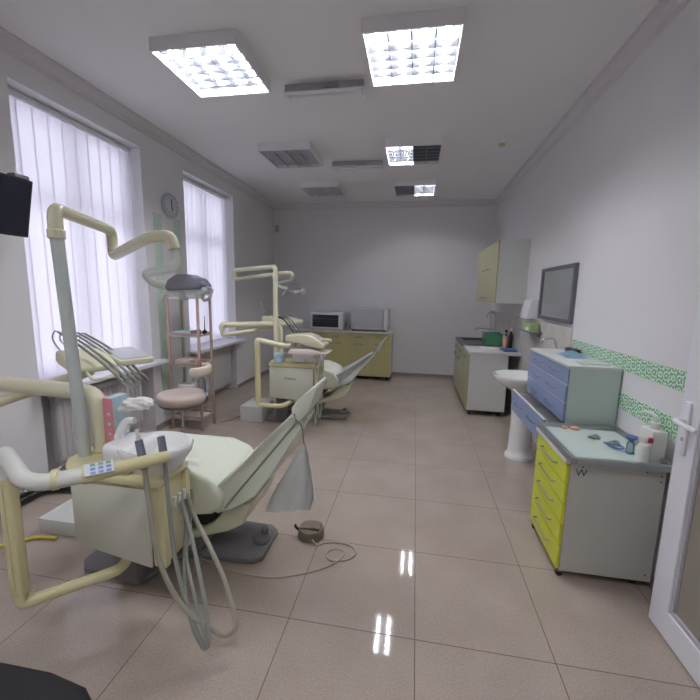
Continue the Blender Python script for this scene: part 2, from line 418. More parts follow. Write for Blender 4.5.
# ------------------------------------------------------------------ radiators
def radiator(y0, y1, z0, z1, label, ribs=True):
    t = thing('radiator', label, 'radiator', (XL-.1, (y0+y1)/2, 0), 'radiators under the window sills')
    b = nb(); bx(b, XL-.13, XL-.07, y0, y1, z0, z1, bev=.006)
    if ribs:
        n = int((y1-y0)/.055)
        for k in range(n):
            yc = y0+(k+.5)*(y1-y0)/n; bx(b, XL-.071, XL-.063, yc-.022, yc+.022, z0+.03, z1-.03, bev=.006)
    obj('panel', b, 'radiator', t)
    b = nb(); bx(b, XL-.14, XL-.06, y0, y1, z1, z1+.02)
    obj('top_grille', b, 'radiator', t)
    for yy in (y0+.1, y1-.1):
        obj('wall_bracket', bx(nb(), XL-.2, XL-.13, yy-.02, yy+.02, z0+.1, z1-.1), 'radiator', t)
    obj('inlet_pipe', tube([(XL-.1, y0+.03, z0+.02), (XL-.1, y0+.03, z0-.06), (XL-.1, y0-.1, z0-.06), (XL-.1, y0-.1, .0)], .011, .03), 'radiator', t)
radiator(.97, 1.95, .12, .66, 'white ribbed radiator in the recess under the nearer window')
radiator(2.92, 3.95, .10, .68, 'white flat radiator in the recess under the farther window, behind the rack', ribs=False)

# ------------------------------------------------------------------ ceiling lights
def ceiling_light(x, y, lit, label):
    t = thing('ceiling_light', label, 'ceiling light', (x, y, H), 'square louvred ceiling lights')
    s = .305; zb = H-.085; b = nb()
    for (x0, x1, y0, y1) in ((x-s, x-s+.012, y-s, y+s), (x+s-.012, x+s, y-s, y+s), (x-s+.012, x+s-.012, y-s, y-s+.012), (x-s+.012, x+s-.012, y+s-.012, y+s)):
        bx(b, x0, x1, y0, y1, zb, H)
    bx(b, x-s+.012, x+s-.012, y-s+.012, y+s-.012, H-.012, H)
    obj('housing', b, 'lampwhite', t, smooth=False)
    b = nb()
    for k in range(4):
        xa = x-s+.013+k*.1455; w_ = .1435
        pts = [(xa+w_*q/8, H-.016-.028*(2*q/8-1)**2) for q in range(9)]
        prism(b, pts+[(xa+w_, H-.0125), (xa, H-.0125)], 'y', y-s+.013, y+s-.013)
    obj('reflector', b, 'louver' if any(lit) else 'louver_lightened', t, ang=60)
    b = nb()
    for k in range(1, 4): bx(b, x-s+.012+k*.1455-.003, x-s+.012+k*.1455+.003, y-s+.012, y+s-.012, zb+.002, zb+.045)
    for k in range(1, 6):
        yy = y-s+.012+k*.0968
        prism(b, [(yy-.010, zb+.045), (yy+.010, zb+.045), (yy+.002, zb+.002), (yy-.002, zb+.002)], 'x', x-s+.013, x+s-.013)
    obj('louvre_grid', b, 'louver' if any(lit) else 'louver_lightened', t, smooth=False)
    for k in range(4):
        xx = x-s+.012+(k+.5)*.1455
        obj('fluorescent_tube', cyl(nb(), (xx, y, H-.030), .013, -.27, .27, 12, axis='y'), 'tubeon' if lit[k] else 'tubeoff', t)
ceiling_light(-1.575, 1.26, (1,1,1,1), 'square louvred ceiling light with all tubes lit, nearest the window side')
ceiling_light(-.16, 1.28, (1,1,1,1), 'square louvred ceiling light glowing brightest, near the centre of the ceiling')
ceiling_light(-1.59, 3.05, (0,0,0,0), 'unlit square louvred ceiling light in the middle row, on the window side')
ceiling_light(-.165, 3.09, (1,1,0,0), 'square louvred ceiling light in the middle row, lit only in its left half')
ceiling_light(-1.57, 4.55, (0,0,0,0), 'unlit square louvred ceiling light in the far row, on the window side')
ceiling_light(-.16, 4.59, (0,0,1,1), 'square louvred ceiling light in the far row, lit only in its right half')
ceiling_light(-1.575, -1.75, (1,1,1,1), 'added fill light, an unseen louvred ceiling fixture behind the viewpoint, on the window side')  # added fill row out of view, brightens surfaces facing the camera
ceiling_light(-.16, -1.75, (1,1,1,1), 'added fill light, an unseen louvred ceiling fixture behind the viewpoint, nearer the door')  # second unseen fixture of the added fill row
def strip_light(x, y, label):
    t = thing('strip_light', label, 'ceiling light', (x, y, H), 'slim unlit strip lights on the ceiling')
    b = nb(); bx(b, x-.32, x+.32, y-.03, y+.03, H-.05, H)
    obj('channel', b, 'greyhousing', t, smooth=False)
    obj('ballast', bx(nb(), x-.0, x+.12, y-.045, y-.03, H-.04, H-.01), 'alu', t, smooth=False)
    b = nb(); prism(b, [(y-.09, H-.085), (y+.09, H-.085), (y+.035, H-.05), (y-.035, H-.05)], 'x', x-.32, x+.32)
    obj('reflector', b, 'lampwhite', t, smooth=False)
    obj('fluorescent_tube', cyl(nb(), (x, y-.03, H-.093), .010, -.28, .28, 12, axis='x'), 'tubeoff', t)
    for s in (-1, 1): obj('lamp_holder', bx(nb(), x+s*.295-.015, x+s*.295+.015, y-.055, y+.0, H-.105, H-.085), 'lampwhite', t)
strip_light(-.86, 1.66, 'slim grey strip light between the two lit square ceiling lights')
strip_light(-.87, 3.46, 'slim grey strip light farther back, between the middle row square lights')
t = thing('smoke_detector', 'small yellowed round smoke detector on the ceiling near the right wall', 'smoke detector', (.77, 3.02, H))
obj('base', cyl(nb(), (.77, 3.02, 0), .045, H-.02, H, 24, bev=.003), 'lampwhite', t)
obj('sensor_head', lathe(nb(), (.77, 3.02, H-.05), [(.012,0),(.03,.004),(.036,.03)], 24), 'detector', t)

# ------------------------------------------------------------------ wall borders
dam_y = damask('green_damask_along', 1, .105, 1.155); dam_y2 = damask('green_damask_along_low', 1, .105, .902)
solo('wall_border', bx(nb(), XR-.003, XR, .545, 1.96, 1.1, 1.205), dam_y, 'upper green and white damask border strip on the right wall, above the blue cabinet top', 'wall border', 'damask border strips', smooth=False)
solo('wall_border', bx(nb(), XR-.003, XR, .545, 1.6, .85, .955), dam_y2, 'lower green and white damask border strip on the right wall, behind the pump bottle', 'wall border', 'damask border strips', smooth=False)
for y0, y1, l in ((2.185, 2.32, 'vertical green damask border strip on the pier, the one nearer the near window'), (2.53, 2.66, 'vertical green damask border strip on the pier, the one nearer the far window')):
    solo('wall_border', bx(nb(), XL, XL+.003, y0, y1, .12, 2.36), damask('green_damask_up', 2, .11, (y0+y1)/2), l, 'wall border', 'damask border strips', smooth=False)
# clock
t = thing('wall_clock', 'round grey wall clock on the pier between the two windows', 'clock', (XL, 2.46, 2.48))
obj('rim', cyl(nb(), (XL, 2.46, 2.48), .135, 0, .035, 32, axis='x', bev=.008), 'clockrim', t)
obj('dial', cyl(nb(), (XL, 2.46, 2.48), .11, .034, .037, 32, axis='x'), 'clockface', t)
b = nb(); sweep(b, [(XL+.04, 2.46, 2.48), (XL+.04, 2.46, 2.55)], .005, 6); obj('minute_hand', b, 'ink', t)
b = nb(); sweep(b, [(XL+.04, 2.46, 2.48), (XL+.04, 2.475, 2.43)], .006, 6); obj('hour_hand', b, 'ink', t)
b = nb()
for k in range(12):
    a = k*PI/6; bx(b, XL+.037, XL+.039, 2.46+.095*math.sin(a)-.005, 2.46+.095*math.sin(a)+.005, 2.48+.095*math.cos(a)-.005, 2.48+.095*math.cos(a)+.005)
obj('hour_marks', b, 'ink', t)
solo('wall_socket_box', bx(nb(), -2.80, -2.72, YB-.03, YB, 2.68, 2.82, bev=.005), 'greyhousing', 'small grey junction box high in the far left corner', 'junction box')

# ------------------------------------------------------------------ door leaf standing open against the right wall
d = bpy.data.objects.new('door_1', None); C.objects.link(d); d.location = (1.18, .33, 0); d['kind'] = 'structure'
x0, x1 = 1.135, 1.195; ya, yb = -.50, .335; z0, z1 = .012, 2.12
b = nb(); fw = .115
bx(b, x0, x1, yb-fw, yb, z0, z1); bx(b, x0, x1, ya, ya+fw, z0, z1); bx(b, x0, x1, ya+fw, yb-fw, z0, z0+.13); bx(b, x0, x1, ya+fw, yb-fw, z1-fw, z1)
obj('door_frame', b, 'pvc', d, smooth=False)
b = nb(); e = .018
for (p, q, r, s) in ((yb-fw-e, yb-fw, z0+.13, z1-fw), (ya+fw, ya+fw+e, z0+.13, z1-fw), (ya+fw+e, yb-fw-e, z0+.13, z0+.13+e), (ya+fw+e, yb-fw-e, z1-fw-e, z1-fw)):
    bx(b, x0+.008, x1-.008, p, q, r, s)
obj('glazing_bead', b, 'greyhousing', d, smooth=False)
obj('door_pane', bx(nb(), x0+.02, x1-.02, ya+fw+e, yb-fw-e, z0+.13+e, z1-fw-e), 'doorglass', d, smooth=False)
h = obj('handle_plate', bx(nb(), x0-.012, x0, yb-.07, yb-.035, .88, 1.12, bev=.004), 'pvc', d)
obj('door_handle', tube([(x0-.010, yb-.052, 1.035), (x0-.055, yb-.052, 1.035), (x0-.055, yb-.19, 1.028)], .0115, .02), 'pvc', h)
obj('keyhole', cyl(nb(), (x0-.014, yb-.052, .95), .009, 0, .003, 12, axis='x'), 'greyhousing', h)
for z in (.3, 1.8): obj('hinge', cyl(nb(), (x1+.02, ya-.01, z), .014, -.05, .05, 12), 'pvc', d)
struct('trim_5', bx(nb(), 1.2, XR, ya-.09, ya-.0, 0, 2.2), 'pvc', smooth=False)

# ------------------------------------------------------------------ furniture helpers
def bar_handle(y0, y1, x, z, parent, m='chrome', r=.005, out=.028, nx=-1, dz=0):
    return obj('handle', tube([(x, y0, z+dz), (x+nx*out, y0, z+dz), (x+nx*out, y1, z-dz), (x, y1, z-dz)], r, .012, n=8, fn=3), m, parent)
def bar_handle_x(x0, x1, y, z, parent, m='chrome', r=.005, out=.025):
    return obj('handle', tube([(x0, y, z), (x0, y-out, z), (x1, y-out, z), (x1, y, z)], r, .012, n=8, fn=3), m, parent)
# lime drawer cart
t = thing('drawer_cart', 'white rolling cabinet with five lime green drawers, in the right foreground', 'drawer cart', (1.0, .78, 0))
cx0, cx1, cy0, cy1 = .79, 1.245, .535, 1.03
b = nb(); bx(b, cx0, cx1, cy0, cy0+.018, .052, .685); bx(b, cx0, cx1, cy1-.018, cy1, .052, .685); bx(b, cx0, cx1, cy0+.018, cy1-.018, .052, .07); bx(b, cx1-.015, cx1, cy0+.018, cy1-.018, .07, .685); bx(b, cx0, cx1, cy0+.018, cy1-.018, .665, .685)
obj('carcass', b, 'cartside', t, smooth=False)
obj('top_board', bx(nb(), cx0-.03, cx1, cy0-.005, cy1+.005, .685, .703), 'white', t, smooth=False)
zs = [.055, .205, .325, .445, .56, .675]
for k in range(5):
    dr = obj('drawer', bx(nb(), cx0-.018, cx0-.001, cy0+.006, cy1-.006, zs[k]+.004, zs[k+1]-.004, bev=.0015, seg=1), 'lime', t, smooth=False)
    zz = zs[k]+.6*(zs[k+1]-zs[k])
    bar_handle(cy0+.13, cy1-.13, cx0-.018, zz, dr, 'alu', r=.005, out=.024)
for (x, y) in ((cx0+.012, cy0+.03), (cx0+.012, cy1-.03), (cx1-.06, cy0+.05), (cx1-.06, cy1-.05)):
    c_ = obj('caster', bx(nb(), x-.016, x+.016, y-.014, y+.014, .032, .052), 'plate', t, smooth=False)
    obj('wheel', cyl(nb(), (x, y, .02), .02, -.009, .009, 20, axis='y', bev=.003), 'darkgap', c_)
b = nb(); tx0, tx1, ty0, ty1, tz = .765, 1.26, .48, 1.06, .703
bx(b, tx0, tx0+.028, ty0, ty1, tz, tz+.035, bev=.004); bx(b, tx1-.028, tx1, ty0, ty1, tz, tz+.035, bev=.004)
bx(b, tx0+.028, tx1-.028, ty0, ty0+.028, tz, tz+.035, bev=.004); bx(b, tx0+.028, tx1-.028, ty1-.028, ty1, tz, tz+.035, bev=.004)
obj('tray_rim', b, 'alu', t)
obj('glass_top', bx(nb(), tx0+.028, tx1-.028, ty0+.028, ty1-.028, tz, tz+.012), 'traygla', t, smooth=False)
obj('letter_mark', text_bm('W', .055, (cx0+.055, cy0-.0008, .635), (1,0,0), (0,0,1)), 'ink', t, smooth=False)
b = nb()
for (x, z) in ((cx0+.06, .67), (cx1-.09, .672), (cx1-.02, .655), (cx1-.02, .625), (cx1-.03, .09)): cyl(b, (x, cy0, z), .0045, -.001, .004, 10, axis='y')
obj('screw_caps', b, 'ink', t)
TZ = tz+.012
# things on the cart
t = thing('pump_bottle', 'large square white pump dispenser at the rear right of the cart tray', 'dispenser', (1.2, .65, TZ))
obj('body', bx(nb(), 1.178, 1.252, .575, .685, TZ, TZ+.165, bev=.008, seg=3), 'offwhite', t)
obj('pump_neck', cyl(nb(), (1.215, .63, 0), .022, TZ+.165, TZ+.2, 20, bev=.003), 'offwhite', t)
obj('pump_head', tube([(1.215, .63, TZ+.2), (1.215, .63, TZ+.235), (1.20, .68, TZ+.24), (1.19, .72, TZ+.222)], .009, .02, n=10), 'offwhite', t)
t = thing('squeeze_bottle', 'short white round bottle standing in front of the square pump dispenser', 'bottle', (1.125, .565, TZ))
obj('body', lathe(nb(), (1.14, .565, TZ), [(.026,0),(.029,.004),(.029,.085),(.024,.098),(.012,.104),(.012,.118)], 24), 'offwhite', t)
obj('cap', cyl(nb(), (1.14, .565, 0), .014, TZ+.118, TZ+.132, 16), 'pinktray', t)
obj('red_label', bx(nb(), 1.156, 1.176, .556, .576, TZ+.108, TZ+.132), 'red', t)
t = thing('spray_nozzle_bottle', 'small bottle with a deep blue funnel top beside the white round bottle', 'bottle', (1.1, .68, TZ))
obj('body', lathe(nb(), (1.135, .67, TZ), [(.018,0),(.02,.003),(.019,.06),(.012,.07)], 20), 'clearplastic', t)
obj('funnel_top', lathe(nb(), (1.135, .67, TZ+.07), [(.01,0),(.012,.006),(.03,.022),(.03,.028)], 20), 'bluedeep', t)
t = thing('safety_goggles', 'clear goggles with a deep blue strap lying on the cart tray', 'goggles', (1.05, .74, TZ))
b = nb()
for k in (-1, 1): sweep(b, [(1.075+k*.035+.03*math.cos(a)*1.0, .83-k*.04+.022*math.sin(a), TZ+.012+.006*math.sin(a*2)) for a in [q*PI/8 for q in range(17)]], .005, 8)
obj('lens_rims', b, 'hosegrey', t)
b = nb()
for k in (-1, 1): lathe(b, (1.075+k*.035, .83-k*.04, TZ+.006), [(.024,0),(.024,.006),(.012,.012)], 16)
obj('lenses', b, 'clearplastic', t)
obj('strap', sweep(nb(), spline([(1.11, .79, TZ+.014), (1.13, .74, TZ+.012), (1.11, .69, TZ+.018), (1.085, .70, TZ+.012), (1.06, .79, TZ+.01)]), .007, 8, sq=.5), 'bluedeep', t)
t_x = (('left', .92, 1.0), ('right', 1.0, 1.005))
solo('small_cap', lathe(nb(), (.925, 1.015, TZ), [(.008,0),(.014,.002),(.016,.012),(.01,.018)], 14), 'peach', 'small peach coloured blob at the far edge of the cart tray, left of the other', 'small item', 'peach bits at the tray edge')
solo('small_cap', lathe(nb(), (.985, 1.01, TZ), [(.012,0),(.02,.003),(.02,.014),(.008,.02)], 14, sx=1.4), 'peach', 'wider peach coloured blob at the far edge of the cart tray, against the blue cabinet', 'small item', 'peach bits at the tray edge')

# blue cabinet
t = thing('drawer_cabinet', 'pale cabinet with blue drawers, one pulled open, behind the lime cart', 'cabinet', (1.12, 1.55, 0))
bx0, bx1, by0, by1, bz = .965, 1.27, 1.12, 1.975, 1.095
b = nb(); bx(b, bx0, bx1, by0, by0+.018, .53, bz); bx(b, bx0, bx1, by1-.018, by1, .53, bz); bx(b, bx1-.012, bx1, by0+.018, by1-.018, .53, bz); bx(b, bx0+.01, bx1-.012, by0+.018, by1-.018, .53, .55)
bx(b, bx0, bx1-.012, by0+.018, by1-.018, bz-.018, bz)
obj('carcass', b, 'sidegreen', t, smooth=False)
obj('top_board', bx(nb(), bx0-.016, bx1+.002, by0-.004, by1+.004, bz, bz+.018, bev=.002), 'white', t)
zz = [.98, .86, .735]; tops = [1.09, .976, .856]
for k in range(3):
    off = .008 if k == 0 else 0
    dr = obj('drawer', bx(nb(), bx0-.018+off, bx0-.001, by0+.004, by1-.004, zz[k], tops[k]-.002, bev=.0015, seg=1), 'blue', t, smooth=False)
    obj('edge_strip', bx(nb(), bx0-.018+off, bx0-.001, by0+.004, by1-.004, zz[k]-.004, zz[k]-.0005), 'white', dr, smooth=False)
    bar_handle(by0+.17, by0+.33, bx0-.018+off, zz[k]+.06, dr, 'chrome', r=.004, out=.022)
    bar_handle(by1-.33, by1-.17, bx0-.018+off, zz[k]+.06, dr, 'chrome', r=.004, out=.022)
ox = .843
dr = obj('drawer', bx(nb(), ox-.012, ox+.005, by0+.004, by1-.004, .55, .728, bev=.0015, seg=1), 'blue', t, smooth=False)
obj('edge_strip', bx(nb(), ox-.012, ox+.005, by0+.004, by1-.004, .7285, .733), 'white', dr, smooth=False)
b = nb(); bx(b, ox+.005, bx1-.02, by0+.03, by0+.042, .58, .70); bx(b, ox+.005, bx1-.02, by1-.042, by1-.03, .58, .70); bx(b, ox+.005, bx1-.02, by0+.042, by1-.042, .58, .586)
obj('drawer_tray', b, 'oven', dr, smooth=False)
bar_handle(by0+.17, by0+.33, ox-.012, .65, dr, 'chrome', r=.004, out=.022); bar_handle(by1-.33, by1-.17, ox-.012, .65, dr, 'chrome', r=.004, out=.022)
for x in (1.14, bx1-.02):
    for y in (by0+.03, by1-.03): obj('leg', bx(nb(), x-.015, x+.015, y-.015, y+.015, 0, .53), 'alu', t, smooth=False)
BT = bz+.018
# face mask, file and pad on the blue cabinet
b = nb(); n = 14; V = []
for i in range(n+1):
    for j in range(n+1):
        u = i/n; v = j/n; x = 1.05+.17*u; y = 1.42+.26*v+.04*u
        z = BT+.004+.035*math.sin(PI*u)*math.sin(PI*v)+.003*math.sin(v*25)
        V.append(b.verts.new((x, y, z)))
for i in range(n):
    for j in range(n): a = i*(n+1)+j; b.faces.new((V[a], V[a+n+1], V[a+n+2], V[a+1]))
bmesh.ops.solidify(b, geom=b.faces[:], thickness=.003)
t = thing('face_mask', 'pale blue pleated face mask lying on the blue cabinet top', 'face mask', (1.13, 1.55, BT))
obj('fabric', b, 'bluecloth', t)
obj('ear_loop', sweep(nb(), spline([(1.08, 1.44, BT+.006), (1.06, 1.38, BT+.004), (1.10, 1.35, BT+.004), (1.18, 1.39, BT+.004), (1.2, 1.45, BT+.006)]), .0015, 6), 'paper', t)
solo('spectacle_case', bx(nb(), 1.19, 1.255, 1.7, 1.88, BT, BT+.035, bev=.012, seg=3), 'black', 'dark slim case on the blue cabinet, behind the face mask', 'case')
solo('notepad', bx(nb(), 1.06, 1.24, 1.2, 1.33, BT, BT+.008, bev=.001, seg=1), 'sidegreen', 'thin pale pad on the near end of the blue cabinet top', 'notepad')

# wash basin on pedestal
def basin():
    t = thing('wash_basin', 'white ceramic wash basin on a pedestal behind the blue cabinet', 'wash basin', (1.02, 2.24, 0))
    b = nb(); y = 2.24; cx = 1.0
    # bowl: superellipse rings
    def ring(rx, ry, z, sh=0):
        out = []
        for k in range(40):
            a = 2*PI*k/40; ca, sa = math.cos(a), math.sin(a)
            px = math.copysign(abs(ca)**.9, ca)*rx; py = math.copysign(abs(sa)**.85, sa)*ry
            X = cx+sh+px
            if X > XR-.012: X = XR-.012
            out.append((X, y+py, z))
        return out
    prof = [(.08,.07,.60,.05),(.14,.13,.66,.03),(.22,.18,.715,.01),(.275,.225,.765,0),(.29,.245,.80,0),(.288,.243,.812,0),(.275,.23,.815,0),(.25,.20,.80,-.01),(.2,.16,.73,-.02),(.12,.12,.69,-.02),(.03,.03,.683,-.02)]
    R = [[b.verts.new(p) for p in ring(*q)] for q in prof]
    for i in range(len(R)-1):
        for k in range(40): b.faces.new((R[i][k], R[i][(k+1)%40], R[i+1][(k+1)%40], R[i+1][k]))
    b.faces.new(R[0]); b.faces.new(R[-1][::-1])
    obj('bowl', b, 'ceramic', t, ang=60)
    obj('rear_ledge', bx(nb(), 1.17, 1.27, 2.02, 2.46, .72, .82, bev=.015, seg=3), 'ceramic', t)
    b = nb(); lathe(b, (1.0, 2.21, 0), [(.135,0),(.135,.022),(.125,.04),(.112,.05),(.108,.1),(.1,.35),(.105,.55),(.115,.66)], 32, sy=.9)
    obj('pedestal', b, 'ceramic', t, ang=50)
    obj('drain', cyl(nb(), (.98, 2.24, 0), .02, .682, .686, 20), 'chrome', t)
basin()
t = thing('basin_tap', 'chrome wall mounted tap above the wash basin', 'tap', (1.27, 2.15, 1.06))
obj('mixer_body', cyl(nb(), (1.235, 2.15, 1.06), .017, -.08, .08, 16, axis='y', bev=.004), 'chrome', t)
obj('spout', tube([(1.235, 2.15, 1.06), (1.19, 2.13, 1.19), (1.09, 2.1, 1.18), (1.08, 2.1, 1.14)], .008, .03, n=10), 'chrome', t)
for s in (-1, 1):
    obj('valve_handle', cyl(nb(), (1.235, 2.15+s*.085, 1.06), .02, -.012, .012, 8, axis='y', bev=.003), 'chrome', t)
    obj('wall_connector', cyl(nb(), (1.235, 2.15+s*.06, 1.06), .012, 0, .04, 12, axis='x'), 'chrome', t)
# mirror
t = thing('wall_mirror', 'rectangular mirror in a dark grey frame on the right wall', 'mirror', (XR, 2.46, 1.32))
b = nb(); my0, my1, mz0, mz1 = 1.99, 2.87, 1.33, 1.85; f = .034
bx(b, XR-.03, XR, my0, my0+f, mz0, mz1); bx(b, XR-.03, XR, my1-f, my1, mz0, mz1); bx(b, XR-.03, XR, my0+f, my1-f, mz0, mz0+f); bx(b, XR-.03, XR, my0+f, my1-f, mz1-f, mz1)
obj('frame', b, 'mirrorframe', t, smooth=False)
M['mirror'] = mat('mirror_glass', (212,220,222), .18, metal=1, var=.01)
obj('mirror_glass', bx(nb(), XR-.018, XR, my0+f, my1-f, mz0+f, mz1-f), 'mirror', t, smooth=False)
# dispensers
t = thing('towel_dispenser', 'white paper towel dispenser on the tiled wall beside the mirror', 'dispenser', (1.22, 3.1, 1.31))
obj('cover', prism(nb(), [(XR-.0, 1.53), (1.2, 1.52), (1.165, 1.31), (XR, 1.31)], 'y', 2.98, 3.26, bev=.008), 'pvc', t)
obj('slot', bx(nb(), 1.18, 1.25, 3.02, 3.22, 1.304, 1.31), 'plate', t)
t = thing('wall_shelf', 'small dark wall shelf under the towel dispenser and mirror corner', 'shelf', (1.23, 2.95, 1.165))
obj('board', bx(nb(), 1.15, XR-.008, 2.74, 3.16, 1.165, 1.18), 'mirrorframe', t, smooth=False)
obj('bracket', prism(nb(), [(XR-.008, 1.165), (1.19, 1.165), (XR-.008, 1.12)], 'y', 2.78, 2.8), 'mirrorframe', t, smooth=False)
obj('bracket', prism(nb(), [(XR-.008, 1.165), (1.19, 1.165), (XR-.008, 1.12)], 'y', 3.1, 3.12), 'mirrorframe', t, smooth=False)
t = thing('glove_box', 'green and white glove box lying on the small dark wall shelf', 'glove box', (1.21, 2.93, 1.18))
obj('carton', bx(nb(), 1.165, 1.255, 2.8, 3.08, 1.18, 1.27), 'greencard', t, smooth=False)
obj('glove_tuft', lathe(nb(), (1.165, 2.9, 1.185), [(.02,0),(.035,.01),(.03,.03),(.01,.04)], 12, sx=.5, sy=1.6), 'paper', t)
# upper cabinet
t = thing('wall_cabinet', 'white wall cabinet with four khaki doors, hung above the sink counter', 'cabinet', (1.1, 4.2, 1.465))
ux0, uy0, uy1, uz0, uz1 = .93, 3.485, 5.0, 1.465, 2.245
b = nb(); bx(b, ux0, XR, uy0, uy0+.016, uz0, uz1); bx(b, ux0, XR, uy1-.016, uy1, uz0, uz1)
for z in (uz0, (uz0+uz1)/2-.008, uz1-.016): bx(b, ux0, XR, uy0+.016, uy1-.016, z, z+.016)
bx(b, XR-.006, XR, uy0+.016, uy1-.016, uz0, uz1)
obj('carcass', b, 'white', t, smooth=False)
ym = (uy0+uy1)/2; zm = (uz0+uz1)/2
for a, c in ((uy0+.002, ym-.002), (ym+.002, uy1-.002)):
    for e, f in ((uz0+.002, zm-.002), (zm+.002, uz1-.002)):
        dd = obj('door', bx(nb(), ux0-.018, ux0-.001, a, c, e, f, bev=.0015, seg=1), 'khaki', t, smooth=False)
        yc = c-.15 if a < ym-.1 else a+.15
        bar_handle(yc-.06, yc+.06, ux0-.018, e+.06, dd, 'steel', r=.006, out=.024)
obj('side_seam', bx(nb(), ux0+.01, XR-.01, uy0-.0008, uy0, zm-.002, zm+.002), 'greyhousing', t, smooth=False)
# sink counter
t = thing('sink_cabinet', 'white and khaki base cabinet under the sink, in the far right corner', 'cabinet', (.95, 4.2, 0))
lx0, ly0, ly1, lz0, lz1 = .655, 3.42, 5.08, .075, .815
b = nb(); bx(b, lx0, 1.12, ly0, ly0+.018, lz0, lz1); bx(b, lx0, 1.12, ly1-.018, ly1, lz0, lz1); bx(b, lx0, 1.12, ly0+.018, ly1-.018, lz0, lz0+.018); bx(b, 1.11, 1.12, ly0+.018, ly1-.018, lz0+.018, lz1)
obj('carcass', b, 'white', t, smooth=False)
nD = 3; wD = (ly1-ly0)/nD
for k in range(nD):
    a = ly0+k*wD+.002; c = ly0+(k+1)*wD-.002
    dd = obj('door', bx(nb(), lx0-.018, lx0-.001, a, c, lz0+.004, .655, bev=.0015, seg=1), 'khaki', t, smooth=False)
    bar_handle(c-.2, c-.06, lx0-.018, .61, dd, 'steel', r=.006, out=.024)
    dd = obj('drawer', bx(nb(), lx0-.018, lx0-.001, a, c, .66, lz1-.004, bev=.0015, seg=1), 'khaki', t, smooth=False)
    bar_handle((a+c)/2-.07, (a+c)/2+.07, lx0-.018, .74, dd, 'steel', r=.006, out=.024)
for y in (ly0+.08, (ly0+ly1)/2, ly1-.08):
    for x in (lx0+.05, 1.07): obj('leg', cyl(nb(), (x, y, 0), .018, 0, lz0, 16, r2=.022), 'darkgap', t)
t = thing('sink_worktop', 'pale worktop with a dark inset steel sink, on the khaki base cabinet', 'worktop', (.95, 4.2, .815))
b = nb(); bx(b, .635, XR-.008, ly0-.02, 4.0, .815, .85, bev=.003)
obj('board', b, 'worktop', t)
b = nb(); ys0, ys1 = 4.0, ly1+.01
bx(b, .635, .70, ys0, ys1, .815, .852); bx(b, 1.16, XR-.008, ys0, ys1, .815, .852); bx(b, .70, 1.16, ys0, ys0+.1, .815, .852); bx(b, .70, 1.16, ys1-.1, ys1, .815, .852)
obj('sink_surround', b, 'darktop', t, smooth=False)
b = nb(); sy0, sy1 = ys0+.1, ys1-.1
bx(b, .70, .706, sy0, sy1, .818, .858); bx(b, 1.154, 1.16, sy0, sy1, .818, .858); bx(b, .706, 1.154, sy0, sy0+.006, .818, .858); bx(b, .706, 1.154, sy1-.006, sy1, .818, .858); bx(b, .706, 1.154, sy0+.006, sy1-.006, .818, .822)
obj('sink_basin', b, 'steel', t, smooth=False)
t = thing('kitchen_tap', 'tall chrome swan neck tap behind the far sink', 'tap', (1.2, 4.75, .852))
obj('spout', sweep(nb(), spline([(1.2,4.75,.852),(1.2,4.75,1.2),(1.17,4.75,1.29),(1.09,4.75,1.29),(1.05,4.75,1.22)]), .010, 12), 'chrome', t)
obj('lever', tube([(1.2,4.75,.95),(1.2,4.68,.99)], .008), 'chrome', t)
obj('base', cyl(nb(), (1.2,4.75,0), .024, .852, .9, 20, bev=.004), 'chrome', t)
t = thing('wall_tap', 'second small chrome tap with a long lever at the left rear of the sink', 'tap', (1.22, 5.2, 1.0))
obj('spout', tube([(1.272,5.3,.98),(1.12,5.3,.99),(1.0,5.3,1.0),(.99,5.3,.96)], .011, .03), 'chrome', t)
obj('wall_flange', cyl(nb(), (1.26,5.3,.98), .025, 0, .012, 20, axis='x'), 'chrome', t)
# green dish basin
t = thing('plastic_basin', 'translucent green plastic basin standing beside the sink', 'basin', (1.0, 4.18, .852))
b = nb(); xg0, xg1, yg0, yg1, zg = .93, 1.15, 4.02, 4.28, .853
for (a, c, e, f, g, h2) in ((xg0,xg0+.006,yg0,yg1,zg,zg+.17),(xg1-.006,xg1,yg0,yg1,zg,zg+.17),(xg0,xg1,yg0,yg0+.006,zg,zg+.17),(xg0,xg1,yg1-.006,yg1,zg,zg+.17),(xg0,xg1,yg0,yg1,zg,zg+.006)): bx(b, a, c, e, f, g, h2)
obj('tub', b, 'greenp', t, smooth=False)
b = nb(); bx(b, xg0-.012, xg1+.012, yg0-.012, yg0+.004, zg+.165, zg+.175); bx(b, xg0-.012, xg1+.012, yg1-.004, yg1+.012, zg+.165, zg+.175); bx(b, xg0-.012, xg0+.004, yg0, yg1, zg+.165, zg+.175); bx(b, xg1-.004, xg1+.012, yg0, yg1, zg+.165, zg+.175)
obj('lip', b, 'greenp', t, smooth=False)
def bottle(x, y, z, r, h, body, cap, label, name='bottle'):
    t = thing(name, label, 'bottle', (x, y, z), 'bottles beside the far sink')
    obj('body', lathe(nb(), (x, y, z), [(r*.9,0),(r,h*.03),(r,h*.62),(r*.45,h*.78),(r*.4,h*.85)], 20), body, t)
    obj('cap', cyl(nb(), (x, y, 0), r*.45, z+h*.85, z+h, 14, bev=.002), cap, t)
bottle(1.2, 4.0, .851, .038, .24, 'greyhousing', 'black', 'dark bottle with a black cap at the right of the green basin')
bottle(1.17, 3.88, .851, .028, .20, 'peach', 'black', 'tan bottle with a black cap in front of the dark bottle')
bottle(1.225, 3.84, .851, .028, .28, 'black', 'offwhite', 'tall black bottle with a white cap near the tiled wall')
solo('folded_napkin', bx(nb(), .82, 1.05, 3.66, 3.84, .8505, .866, bev=.004), 'paper', 'white folded paper towel on the near end of the sink counter', 'paper towel')
b = nb(); bx(b, 1.07, 1.25, 3.5, 3.74, .8505, .858, bev=.002); bx(b, 1.075, 1.245, 3.505, 3.735, .858, .875, bev=.006)
